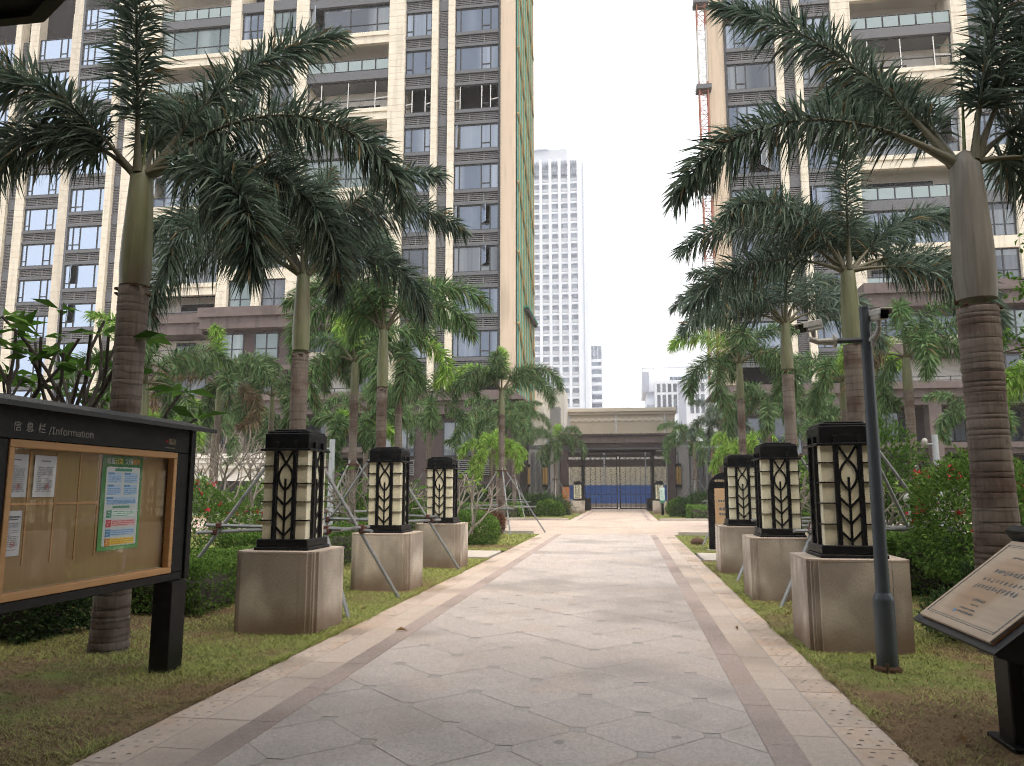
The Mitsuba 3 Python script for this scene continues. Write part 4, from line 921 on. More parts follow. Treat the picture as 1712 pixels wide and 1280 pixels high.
for n, a in dict(frame_top=(F0, F1, FZ1 - .052, FZ1), frame_bottom=(F0, F1, FZ0, FZ0 + .05)).items(): part(ib, n, MB().cbox(XB - .05, XB + .012, *a, .004), 'frame_wood')
for a in ((F0, F0 + .05), (F1 - .05, F1)): part(ib, 'frame_side', MB().cbox(XB - .05, XB + .011, *a, FZ0 + .052, FZ1 - .054, .004), 'frame_wood')
XI = XB - .085
bk = part(ib, 'back_panel', B(XI - .012, XI, F0, F1, FZ0, FZ1), 'board_back')
for y in (4.80, 5.06, 5.30, 5.52): part(ib, 'rail', MB().cbox(XI, XI + .005, y - .006, y + .006, 1.05, 1.83, .001), 'frame_wood')
part(ib, 'rail', MB().cbox(XI, XI + .006, 4.55, 5.53, 1.455, 1.472, .001), 'frame_wood')
part(ib, 'inner_shadow_box', MB().box(XI, XB - .05, 6.43, 6.44, FZ0, FZ1).box(XI, XB - .05, F0, F1, FZ1, FZ1 + .01), 'board_back')
part(ib, 'glass', B(XB - .032, XB - .031, F0 + .05, F1 - .05, FZ0 + .05, FZ1 - .05) if False else MB().add([[XB - .03, F0 + .05, FZ0 + .05], [XB - .03, F1 - .05, FZ0 + .05], [XB - .03, F1 - .05, FZ1 - .054], [XB - .03, F0 + .05, FZ1 - .054]], [[0, 1, 2, 3]]), 'clear_pane')
t = MB()
for ch, y in zip('信息栏', (4.525, 4.635, 4.745)): t.add(*on_wall(glyph(ch, .068, .003), XB + .001, y, 1.955).get())
part(ib, 'lettering', t, 'letter_grey', label='Chinese characters for information board')
tm = meshkit.text_mesh('/Information', .05, .003); t = MB().mesh(tm); e = t.v[0][:, 0].max(); t.v = [t.v[0] * [.46 / e, 1, 1]]
part(ib, 'lettering', on_wall(t, XB + .001, 4.845, 1.948), 'letter_grey', label='small Latin lettering reading Information')
t = MB(); t.add(*on_wall(glyph('国', .05, .003), XB + .001, 6.285, 1.965).get()); t.add(*on_wall(glyph('品', .05, .003), XB + .001, 6.34, 1.965).get())
part(ib, 'emblem', t, 'letter_tan'); part(ib, 'emblem', on_wall(glyph('中', .042, .003), XB + .001, 6.235, 1.968), 'ink_red')
t = MB()
for i in range(7): t.box(XB, XB + .003, 6.245 + i * .022, 6.245 + i * .022 + .012, 1.928, 1.934)
part(ib, 'emblem_caption', t, 'letter_tan', stuff=True)
rp = rng(21)
def sheet(y0, y1, z0, z1, label, rows, heading, stamp):
    k = thing('notice_sheet', label, 'paper', 'white paper notices in the board')
    x = XI + .007
    v = []; nn = 6
    for i in range(nn + 1):
        y = y0 + (y1 - y0) * i / nn
        for z in (z0, z1): v.append([x + .003 * math.sin(i * 1.1 + z0 * 9), y, z])
    part(k, 'paper', (np.array(v), np.array([[2 * i, 2 * i + 2, 2 * i + 3, 2 * i + 1] for i in range(nn)])), 'paper')
    m = MB(); W = y1 - y0; H = z1 - z0; xx = x + .0045
    z = z1 - .035
    m.box(xx, xx + .0008, y0 + W * .3, y1 - W * .3, z - .006, z)
    if heading: m.box(xx, xx + .0008, y0 + W * .1, y1 - W * .12, z - .012, z).box(xx, xx + .0008, y0 + W * .1, y1 - W * .2, z - .027, z - .019)
    z -= .045
    for i in range(rows):
        a = y0 + W * .12; end = y1 - W * rp.uniform(.1, .18) if rp.random() < .75 else y0 + W * rp.uniform(.3, .8)
        while a < end:
            b = min(a + rp.uniform(.006, .02), end); m.box(xx, xx + .0008, a, b, z - .0035, z); a = b + .003
        z -= (H - .11) / rows
    part(k, 'print', m, 'ink_grey', stuff=True)
    if stamp:
        g = Point(0, 0).buffer(.02, 8).difference(Point(0, 0).buffer(.0165, 8)).union(sbox(-.008, -.004, .009, .004))
        part(k, 'stamp', on_wall(MB().prism(g, 0, .0008), xx, y0 + W * .62, z0 + H * .25), 'ink_red')
sheet(4.575, 4.775, 1.51, 1.80, 'white paper notice pinned in the upper row nearest the frame edge of the board', 14, False, True)
sheet(4.835, 5.045, 1.51, 1.80, 'white paper notice pinned second along the upper row of the board', 14, False, True)
sheet(4.575, 4.765, 1.12, 1.42, 'white paper notice pinned alone in the lower row of the board', 15, True, True)
ps = thing('poster', 'green recycling poster with coloured text blocks inside the notice board', 'poster')
PX = XI + .006; y0, y1, z0, z1 = 5.545, 6.055, 1.085, 1.835
W, H = y1 - y0, z1 - z0
def P(u0, u1, v0, v1, mname, lvl, nm, stuff=False): return part(ps, nm, B(PX + .0012 * lvl, PX + .0012 * lvl + .001, y0 + W * u0, y0 + W * u1, z1 - H * v1, z1 - H * v0), mname, stuff=stuff)
P(0, 1, 0, 1, 'poster_green', 0, 'sheet')
g = sbox(y0 + W * .10, z1 - H * .955, y1 - W * .07, z1 - H * .12).buffer(-.015).buffer(.015)
t = MB().prism(g, 0, .001); t.v = [np.stack([v[:, 2] + PX + .0012, v[:, 0], v[:, 1]], -1) for v in t.v]
part(ps, 'text_field', t, 'poster_white')
for i, ch in enumerate('垃圾分类文明城市'):
    u = .09 + i * .098 + (.05 if i > 3 else 0)
    part(ps, 'lettering', on_wall(glyph(ch, .050, .0015), PX + .0012, y0 + W * u, z1 - H * .083), ('poster_white', 'poster_white', 'poster_yellow', 'poster_yellow', 'poster_white', 'poster_white', 'poster_orange', 'poster_orange')[i])
def rows(u0, u1, v0, v1, n, mname, nm):
    m = MB()
    for i in range(n):
        v = v0 + (v1 - v0) * (i + .3) / n; a = u0; e = u1 if i < n - 1 else u0 + (u1 - u0) * .7
        while a < e:
            b = min(a + rp.uniform(.015, .05), e); m.box(PX + .0037, PX + .0047, y0 + W * a, y0 + W * b, z1 - H * (v + .007), z1 - H * v); a = b + .008
    part(ps, nm, m, mname, stuff=True)
P(.30, .72, .135, .165, 'poster_teal', 2, 'banner'); P(.30, .72, .535, .56, 'poster_teal', 2, 'banner')
for u0, u1, v0, v1 in ((.14, .47, .18, .29), (.54, .88, .18, .29), (.14, .47, .31, .42), (.54, .88, .31, .42), (.14, .88, .44, .52)):
    P(u0, u1, v0, v1, 'poster_sky', 2, 'text_block'); P(u0, u0 + .15, v0, v0 + .022, 'poster_blue', 3, 'tag'); rows(u0 + .01, u1 - .02, v0 + .03, v1, 4, 'poster_blue', 'text_lines')
for v0, c, pale in ((.58, 'poster_teal', 'poster_pale'), (.68, 'poster_red', 'poster_pink'), (.78, 'poster_blue', 'poster_sky'), (.875, 'poster_orange', 'poster_yellow')):
    P(.16, .28, v0, v0 + .078, c, 3, 'bin_tag'); P(.285, .88, v0 + .004, v0 + .07, pale, 2, 'text_block'); rows(.31, .86, v0 + .008, v0 + .07, 3, c, 'text_lines')
    rows(.19, .26, v0 + .012, v0 + .066, 2, 'poster_white', 'tag_text')

# ------------------------------------------------------------------ lectern sign
ls = thing('lectern_sign', 'slanted copper coloured sign plate on a black stand at the right edge of the lawn', 'sign')
def slant(m):                                   # (s up the slope, t along y, n out of the plate) -> world
    a = math.atan2(.51, .65); c, sn = math.cos(a), math.sin(a)
    m.v = [np.stack([2.05 + v[:, 0] * c - v[:, 2] * sn, 4.95 + v[:, 1], .69 + v[:, 0] * sn + v[:, 2] * c], -1) for v in m.v]; return m
part(ls, 'plate', slant(MB().cbox(0, .83, 0, 1.08, -.022, 0, .003)), 'sign_copper')
part(ls, 'plate_edge', slant(MB().cbox(.004, .826, -.004, 1.084, -.028, -.0225, .001)), 'sign_edge')
tray = MB(); tray.prism(Polygon([(-.045, -.03), (-.045, -.055), (.03, -.16), (.80, -.16), (.90, -.055), (.90, .03), (.86, .03), (.86, -.03)]), -.09, 1.17)
tray.v = [np.stack([v[:, 0], v[:, 2], v[:, 1]], -1) for v in tray.v]; tray.f = [f[:, ::-1] for f in tray.f]
part(ls, 'tray', slant(tray), 'roof_metal')
part(ls, 'stand', MB().cbox(2.29, 2.86, 5.30, 5.50, -.1, .74, .008), 'black_metal')
part(ls, 'stand_foot', MB().cbox(2.25, 2.92, 5.22, 5.58, -.1, .03, .006), 'black_metal')
part(ls, 'stand_panel', B(2.36, 2.80, 5.292, 5.298, .10, .55), 'black_matte')
part(ls, 'top_rail', slant(MB().cbox(.862, .93, -.08, 1.16, -.02, .06, .006)), 'black_metal')
m = MB()
for s0, s1, t0, t1 in ((.05, .054, .04, 1.04), (.065, .068, .05, 1.03), (.78, .784, .04, 1.04), (.765, .768, .05, 1.03)): m.box(s0, s1, t0, t1, 0, .0015)
for t0, t1 in ((.04, .044), (.052, .055), (1.028, 1.031), (1.036, 1.04)): m.box(.05, .784, t0, t1, 0, .0015)
part(ls, 'border_line', slant(m), 'sign_ink')
m = MB()                                        # worn lettering, readable from the path: lines run along -y
def blobline(s, t0, t1, h, gap):
    t = t1
    while t > t0:
        w = rp.uniform(.7, 1.0) * h
        for _ in range(5):
            if rp.random() < .5: q = rp.uniform(0, .8) * h; m.box(s + q, s + q + h * .16, t - w, t - w * rp.uniform(.05, .3), 0, .0014)
            else: q = rp.uniform(.1, .9) * w; m.box(s + rp.uniform(0, .3) * h, s + h, t - q - h * .12, t - q, 0, .0014)
        t -= w + gap
blobline(.50, .30, .82, .045, .012); blobline(.42, .28, .84, .035, .03); blobline(.345, .30, .86, .045, .014)
for s, a, b, h in ((.24, .5, .66, .022), (.20, .52, .62, .012), (.155, .50, .70, .014), (.12, .45, .69, .018), (.66, .5, .8, .018)): blobline(s, a, b, h, .006)
part(ls, 'worn_lettering', slant(m), 'sign_ink', stuff=True)
part(ls, 'logo_dot', slant(MB().prism(Point(.125, .72).buffer(.014, 8), 0, .0016)), 'poster_blue')

# ------------------------------------------------------------------ camera pole
cp = thing('camera_pole', 'blue grey steel pole carrying two surveillance cameras, planted before the first right pedestal', 'pole')
part(cp, 'sleeve', MB().lathe(2.215, 7.37, [(.088, -.1), (.088, .60), (.085, .625), (.066, .665)], 20), 'pole_paint', 40)
part(cp, 'shaft', MB().lathe(2.215, 7.37, [(.06, .66), (.047, 3.22)], 18), 'pole_paint', 40)
part(cp, 'pole_cap', MB().lathe(2.215, 7.37, [(.05, 3.22), (.05, 3.24), (.02, 3.25)], 18), 'pole_paint')
part(cp, 'ground_collar', MB().lathe(2.215, 7.37, [(.12, -.02), (.115, .03), (.09, .05)], 14), 'fibre')
for a in (0.6, 2.7, 4.4): part(cp, 'anchor_bolt', MB().tube([2.215 + .125 * math.cos(a), 7.37 + .125 * math.sin(a), 0], [2.215 + .125 * math.cos(a), 7.37 + .125 * math.sin(a), .09], .014, .014, 6), 'fibre')
part(cp, 'arm', MB().tube([2.2, 7.37, 2.93], [1.93, 7.37, 2.93], .026, .026, 10), 'pole_paint')
part(cp, 'arm_flange', MB().tube([1.945, 7.37, 2.93], [1.925, 7.37, 2.93], .062, .062, 12), 'camera_white')
part(cp, 'bracket', MB().poly([[1.93, 7.37, 2.925], [1.78, 7.35, 2.925], [1.70, 7.33, 2.95]], [.035, .028, .024], 10), 'camera_white', 40)
def cctv(pos, aim, label, parent_pole):
    k = thing('surveillance_camera', label, 'camera')
    d = np.array(aim, float); d /= np.linalg.norm(d); s = np.cross(d, [0, 0, 1]); s /= np.linalg.norm(s); u = np.cross(s, d)
    def fr(m): m.v = [np.array(pos) + .84 * v[:, :1] * d + .84 * v[:, 1:2] * s + .84 * v[:, 2:3] * u for v in m.v]; return m
    part(k, 'housing', fr(MB().cbox(-.15, .12, -.052, .052, -.055, .045, .018)), 'camera_white')
    part(k, 'sunshade', fr(MB().cbox(-.13, .19, -.062, .062, .046, .062, .006).box(-.12, .17, -.064, -.058, .0, .05).box(-.12, .17, .058, .064, .0, .05)), 'camera_white')
    part(k, 'window', fr(MB().cbox(.121, .128, -.045, .045, -.048, .04, .003)), 'camera_black'); part(k, 'lens', fr(MB().tube([.12, 0, -.005], [.135, 0, -.005], .026, .026, 14)), 'camera_black')
    part(k, 'mount', fr(MB().tube([-.02, 0, -.055], [-.02, 0, -.13], .03, .024, 10)), 'camera_white')
    return k
cctv([1.72, 7.33, 3.065], [-.75, -.5, -.22], 'white surveillance camera on the long arm of the pole, looking out over the path', cp)
cctv([2.30, 7.24, 3.135], [.12, -1, -.12], 'surveillance camera with a black glass front at the top of the pole', cp)
part(cp, 'short_bracket', MB().poly([[2.25, 7.34, 2.92], [2.28, 7.28, 2.96], [2.30, 7.25, 3.03]], [.035, .026, .022], 10), 'camera_white', 40)
part(cp, 'bracket_plate', MB().box(2.235, 2.275, 7.30, 7.33, 2.86, 3.0), 'camera_white')

# small camera posts and other street furniture
for i, (x, y, h, s, lab) in enumerate(((-7.9, 20.0, 2.95, -1, 'slim grey camera post among the left palms'), (8.18, 22.0, 3.05, -1, 'slim grey camera post beside the right tower windows'))):
    k = thing('camera_post', lab, 'post')
    part(k, 'post', MB().tube([x, y, -.1], [x, y, h], .085, .075, 12), 'white_pole', 40); part(k, 'arm', MB().tube([x, y, h - .25], [x + s * .3, y - .1, h - .25], .022, .022, 6), 'white_pole')
    part(k, 'dome_camera', MB().mesh(trimesh.creation.icosphere(2, .075)).xf([[1, 0, 0, x + s * .3], [0, 1, 0, y - .1], [0, 0, 1.2, h - .18], [0, 0, 0, 1]]), 'camera_white', True)
k = thing('globe_light', 'small white garden light in the shrubs behind the right lantern', 'light')
part(k, 'globe', MB().mesh(trimesh.creation.icosphere(2, .085)).xf([[1, 0, 0, 4.72], [0, 1, 0, 14], [0, 0, 1.15, 1.42], [0, 0, 0, 1]]), 'camera_white', True); part(k, 'post', MB().tube([4.72, 14, -.1], [4.72, 14, 1.34], .025, .025, 8), 'white_pole')

st = thing('arched_sign', 'dark stele sign with a quarter round top and tan panel, beyond the far right lantern', 'sign')
a = np.linspace(math.pi, math.pi / 2, 12)
g = Polygon([(2.14, 0), (3.1, 0), (3.1, 2.06)] + [(2.62 + .46 * math.cos(t), 1.60 + .46 * math.sin(t)) for t in a[::-1]] + [(2.14, 1.6)])
m = MB().prism(g, 0, .16); m.v = [np.stack([v[:, 0], 21.46 - v[:, 2], v[:, 1]], -1) for v in m.v]
part(st, 'body', m, 'black_metal'); part(st, 'panel', MB().cbox(2.31, 2.98, 21.28, 21.297, .28, 1.63, .004), 'sign_tan'); part(st, 'plinth', B(2.08, 3.16, 21.2, 21.55, -.1, .02), 'kerb_stone')
m = MB()
for z, x0, x1, h in ((1.27, 2.40, 2.62, .05), (1.20, 2.40, 2.8, .012), (1.05, 2.42, 2.85, .075), (.93, 2.42, 2.7, .05), (.90, 2.45, 2.65, .01), (.46, 2.45, 2.62, .07), (.39, 2.43, 2.58, .012)):
    x = x0
    while x < x1: m.box(x, x + h * .8, 21.274, 21.28, z, z + h); x += h * 1.15 + .004
part(st, 'panel_text', m, 'sign_ink', stuff=True)
m = MB()
for i in range(5): m.box(2.33 + i * .075, 2.385 + i * .075, 21.292, 21.30, 1.80, 1.86)
part(st, 'header_text', m, 'letter_tan', stuff=True)
bs = thing('brown_sign', 'short brown sign board standing left of the gate lantern', 'sign')
part(bs, 'panel', B(-4.28, -3.80, 51.9, 51.98, .35, 1.85), 'sign_edge'); part(bs, 'base', B(-4.3, -3.78, 51.88, 52.0, -.05, .347), 'black_metal'); part(bs, 'top', B(-4.3, -3.78, 51.88, 52.0, 1.853, 1.95), 'black_metal')
gs = thing('green_sign', 'white and green notice sign on a black post in front of the right gate lantern', 'sign')
part(gs, 'panel', MB().cbox(2.14, 2.46, 51.95, 52.0, .95, 1.80, .03), 'poster_pale'); part(gs, 'green_foot', B(2.14, 2.46, 51.94, 52.0, .80, .947), 'poster_teal'); part(gs, 'post', B(2.22, 2.38, 51.96, 52.06, -.05, .797), 'black_metal')
m = MB()
for i in range(6): m.box(2.19, 2.19 + .2 - .05 * (i % 3), 51.944, 51.95, 1.1 + i * .1, 1.1 + i * .1 + .03)
part(gs, 'text_lines', m, 'poster_teal', stuff=True)
rm = trimesh.creation.icosphere(3, 1.0); rm.vertices *= (1 + .25 * (meshkit.fbm(rm.vertices * 1.6, 3, 5)[:, None] - .5)); rm.vertices = rm.vertices * [.19, .16, .13] + [2.02, 23.6, .08]
thing('rock', 'small brown rock on the grass before the arched sign', 'rock', None, MB().mesh(rm), 'rock_brown', True)
cr = thing('cream_pavilion', 'low cream walled pavilion behind the shrubs left of the first lantern', 'building')
part(cr, 'wall', B(-36, -21.5, 46.5, 50, 0, 3.0), 'white_wall')
for i in range(3): part(cr, 'roof_band', B(-36.3 - .0, -21.3 + .15 * i, 46.2 - .15 * i, 50, 3.003 + .32 * i, 3.29 + .32 * i), 'white_wall')
part(cr, 'dark_opening', B(-33, -23, 46.42, 46.5, .2, 2.2), 'interior_dark')

# ------------------------------------------------------------------ palms
RV = np.array([math.cos(YAW), math.sin(YAW), 0.0]); FH_ = np.array([-math.sin(YAW), math.cos(YAW), 0.0])
def adir(az): a = math.radians(az); return math.cos(a) * RV + math.sin(a) * FH_    # 0 right of the view, 90 away from it
def frond(o, az, e0, D, L, n, k, ll, lw, r, c0, c1, twist=0.0, rc=(.13, .12, .075)):
    """a foxtail frond: an arching rachis with leaflets all round it. returns (leaflets, rachis)"""
    m_ = 22; s = np.linspace(0, 1, m_); e = np.radians(e0 - D * s ** 1.35)
    h = adir(az); dp = np.outer(np.cos(e), h) + np.outer(np.sin(e), [0, 0, 1.0])
    side0 = np.cross(h, [0, 0, 1.0]); dp += np.outer(np.sin(s * 2.0) * twist, side0); dp /= np.linalg.norm(dp, axis=1, keepdims=True)
    p = o + np.vstack([[0, 0, 0], np.cumsum((dp[1:] + dp[:-1]) / 2 * (L / (m_ - 1)), 0)])
    rach = MB(); rad = np.interp(s, [0, .05, .14, .35, 1], [.055, .042, .026, .015, .003]) * (L / 2.8)
    rach.poly(p, rad, 6 if k > 5 else 5, np.array(rc))
    s0_ = .19 if k > 5 else .13
    ss = s0_ + (1 - s0_) * (np.arange(n) + r.uniform(0, .7, n)) / n
    P_ = np.stack([np.interp(ss, s, p[:, i]) for i in range(3)], -1); Tn = np.stack([np.interp(ss, s, dp[:, i]) for i in range(3)], -1)
    Tn /= np.linalg.norm(Tn, axis=1, keepdims=True)
    S_ = np.cross(Tn, [0, 0, 1.0]) + 1e-4 * side0; S_ /= np.linalg.norm(S_, axis=1, keepdims=True); N_ = np.cross(S_, Tn)
    P_, Tn, S_, N_, sr = [np.repeat(x, k, 0) for x in (P_, Tn, S_, N_, ss[:, None])]; sr = sr[:, 0]; q = len(P_)
    th = np.tile(np.arange(k) * 2 * np.pi / k, n) + np.repeat(r.uniform(0, 2 * np.pi, n), k) + r.normal(0, .25, q)
    rad_ = np.cos(th)[:, None] * S_ + np.sin(th)[:, None] * N_
    al = np.interp(sr, [.13, .6, .9, 1.0], [1.30, 1.12, .85, .45]) + r.normal(0, .14, q)
    d = np.cos(al)[:, None] * Tn + np.sin(al)[:, None] * rad_
    ln = ll * np.interp(sr, [.13, .28, .75, 1], [.55, 1.0, .92, .5]) * r.uniform(.7, 1.12, q)
    sag = ln * r.uniform(.12, .5, q)
    w = np.cross(d, r.normal(0, 1, (q, 3))); w /= np.linalg.norm(w, axis=1, keepdims=True) + 1e-9
    w *= (lw * r.uniform(.75, 1.2, q))[:, None]
    g = np.array([0, 0, -1.0])
    a1 = P_ + d * (ln * .5)[:, None] + g * (sag * .2)[:, None]; a2 = P_ + d * (ln * .95)[:, None] + g * sag[:, None]
    v = np.stack([P_ - w * .22, P_ + w * .22, a1 + w * .5, a1 - w * .5, a2], 1)
    f = (np.arange(q) * 5)[:, None, None] + np.array([[0, 1, 2], [0, 2, 3], [3, 2, 4]])[None]
    t = r.random((q, 1)); c = np.array(c0) * (1 - t) + np.array(c1) * t; c = c * r.uniform(.55, 1.5, (q, 1)); c = np.where(r.random((q, 1)) < .035, np.array([.26, .19, .10]) * r.uniform(.5, 1.1, (q, 1)), c)
    lv = MB(); lv.add(v.reshape(-1, 3), f.reshape(-1, 3)); lv.c = [np.repeat(c, 5, 0)]
    return lv, rach
DG0, DG1 = (.05, .085, .06), (.19, .24, .19)          # dark, grey green
MG0, MG1 = (.06, .125, .05), (.19, .285, .13)         # middle green
YG0, YG1 = (.15, .30, .05), (.33, .48, .12)               # young fronds
DB0, DB1 = (.14, .10, .065), (.27, .205, .14)             # dead fronds
def palm(x, y, zc, r, label, fronds, det, seed, hue='m', shaft=1.25, group='foxtail palms of the garden', young=(), dead=(), ll=.54, spear=True, tr='palm_trunk', sh='palm_shaft'):
    """x, y, height of the crown's base, trunk radius; fronds: (az, e0, D, L)"""
    R = rng(seed); k = thing('palm_tree', label, 'palm tree', group)
    zs = zc - shaft
    n = int((zs + .3) / .085 if det > 50 else (zs + .3) / .16); zz = np.linspace(-.15, zs, max(n, 12)); prof = []
    if det > 50: zz = np.cumsum(np.r_[-.15, R.uniform(.04, .15, 200)]); zz = zz[zz < zs - .03]
    for i, z in enumerate(zz):
        u = np.clip(z / zs, 0, 1); b = r * (1.0 + .16 * math.exp(-max(z, 0) / .25) + .04 * math.sin(2.6 * u * math.pi) - .14 * u)
        prof += [(b * (1 + R.uniform(-.006, .006)), z), (b * .955, z + .012), (b * .995, z + .026)] if det > 50 else [(b * (1 + R.uniform(-.01, .01)), z)]
    part(k, 'trunk', MB().lathe(x, y, prof, 20 if det > 50 else 10), tr, 50)
    rs = r * .86
    part(k, 'crownshaft', MB().lathe(x, y, [(rs * 1.02, zs - .01), (rs * 1.10, zs + shaft * .15), (rs * 1.06, zs + shaft * .4), (rs * .90, zs + shaft * .75), (rs * .80, zs + shaft * .95), (rs * .55, zs + shaft * 1.04), (rs * .1, zs + shaft * 1.08)], 20 if det > 50 else 10), sh, 50)
    if det > 50:
        m = MB()
        for i in range(7):
            a = R.uniform(0, 6.28); z = zs - .03 - R.uniform(0, .10)
            m.bar([x + r * .82 * math.cos(a), y + r * .82 * math.sin(a), z], [x + r * 1.03 * math.cos(a + .5), y + r * 1.03 * math.sin(a + .5), z + R.uniform(-.04, .05)], .035, .012)
        part(k, 'torn_sheath', m, 'fibre', stuff=True)
    C0, C1 = {'d': (DG0, DG1), 'm': (MG0, MG1), 'y': (YG0, YG1)}[hue]
    if hue == 'm' and R.random() < .5: C0, C1 = np.array(C0) * .85, np.array(C1) * [.95, .9, 1.0]
    for i, (az, e0, D, L) in enumerate(fronds):
        c0, c1 = (YG0, YG1) if i in young else (DB0, DB1) if i in dead else (C0, C1)
        a = math.radians(az); o = np.array([x, y, zc - .02]) + adir(az) * rs * .55
        nn, kk = (det, 7) if det > 50 else (int(det * 1.35), 6)
        lv, rc = frond(o, az, e0, D, L, nn, kk, ll * R.uniform(.9, 1.08), .026 if det > 80 else .030 if det > 50 else (.036 if det > 38 else .046), R, c0, c1, R.uniform(-.12, .12))
        fk = part(k, 'frond', lv, 'leaf', label='dead brown frond' if i in dead else 'bright young frond' if i in young else None)
        part(fk, 'rachis', rc, 'rachis', 60)
    if spear:
        m = MB(); m.poly([[x, y, zc], [x + .03, y, zc + .7], [x + .05, y, zc + 1.3]], [.02, .013, .002], 5, np.array([.16, .2, .07])); part(k, 'spear_leaf', m, 'rachis', 60)
    return k
def ring(seed, n=9, L=2.2, droop=1.0):
    R = rng(seed); out = []; a0 = R.uniform(0, 360)
    for i in range(n):
        e = (78, 58, 40, 66, 25, 50, 12, 70, 34, 46, 60)[i % 11] + R.uniform(-8, 8)
        out.append((a0 + i * 360 * .382 + R.uniform(-12, 12), e, (55 + .75 * (90 - e) + R.uniform(-10, 20)) * droop, L * R.uniform(.88, 1.12)))
    return out
G_ = 'foxtail palms of the garden'
palm(-5.12, 7.25, 4.96, .168, 'foxtail palm rising behind the information board, largest on the left',
     [(266, 82, 20, 2.9), (24, 66, 42, 3.1), (188, 52, 55, 2.6), (178, 44, 128, 2.5), (352, 40, 114, 3.4), (335, 4, 100, 2.4), (100, 66, 60, 2.6), (2, 20, 122, 2.9)], 124, 101, 'd')
palm(3.62, 8.37, 5.02, .215, 'massive ringed foxtail palm standing behind the slanted sign at the right edge',
     [(150, 62, 36, 3.5), (174, 36, 98, 3.35), (300, 82, 25, 2.8), (332, 70, 38, 3.0), (5, 48, 125, 2.7), (20, 22, 110, 2.4), (105, 66, 60, 2.9), (345, 6, 105, 2.3)], 128, 102, 'd', shaft=1.5, sh='palm_shaft_grey')
palm(-5.03, 11.28, 5.0, .145, 'foxtail palm directly behind the first lantern of the left row',
     [(185, 62, 132, 3.1), (195, 32, 130, 2.9), (222, 48, 142, 2.8), (2, 60, 105, 3.0), (345, 68, 84, 2.9), (90, 80, 40, 2.6), (272, 78, 70, 2.5), (60, 60, 90, 2.6), (130, 60, 100, 2.7), (168, 76, 70, 2.7), (25, 40, 125, 2.6)], 92, 103, 'd')
palm(3.56, 12.56, 5.06, .155, 'foxtail palm behind the first lantern of the right row, above the camera pole',
     [(165, 52, 92, 2.9), (180, 20, 78, 2.7), (268, 84, 28, 2.7), (20, 48, 50, 2.8), (8, 26, 85, 2.9), (345, 6, 80, 2.5), (95, 66, 75, 2.6), (135, 70, 70, 2.7), (200, 62, 105, 2.6), (60, 60, 80, 2.6)], 92, 104, 'd', shaft=1.15)
palm(-5.02, 15.37, 4.97, .125, 'foxtail palm behind the middle lantern of the left row',
     [(5, 62, 112, 2.6), (178, 62, 108, 2.6), (90, 84, 30, 2.5), (270, 80, 45, 2.2), (200, 44, 130, 2.3), (345, 44, 120, 2.3), (140, 66, 80, 2.4), (40, 66, 80, 2.4), (225, 70, 95, 2.2), (120, 50, 110, 2.2)], 60, 105, 'm')
palm(3.53, 17.3, 5.25, .14, 'foxtail palm behind the middle lantern of the right row',
     [(172, 52, 98, 2.7), (186, 24, 72, 2.5), (160, 66, 75, 2.5), (6, 50, 100, 2.4), (268, 80, 45, 2.2), (90, 80, 40, 2.5), (30, 66, 80, 2.4), (350, 30, 110, 2.3), (212, 50, 115, 2.3), (130, 60, 90, 2.4)], 60, 106, 'd', shaft=1.05)
palm(-4.72, 29.2, 5.45, .13, 'slim bright green foxtail palm at the corner of the cross road', [(172, 66, 150, 2.9), (198, 50, 150, 2.5), (8, 62, 142, 3.0), (348, 42, 140, 2.6), (90, 78, 60, 2.5), (265, 76, 110, 2.3), (140, 62, 125, 2.5), (40, 62, 120, 2.5), (222, 60, 148, 2.4)], 78, 107, 'm', young=(0, 4), shaft=.95)
palm(3.5, 24.1, 5.5, .125, 'foxtail palm with a pale green shaft rising beyond the arched sign', ring(8, 9, 2.6, 1.4), 74, 108, 'm', young=(3,), shaft=1.15)
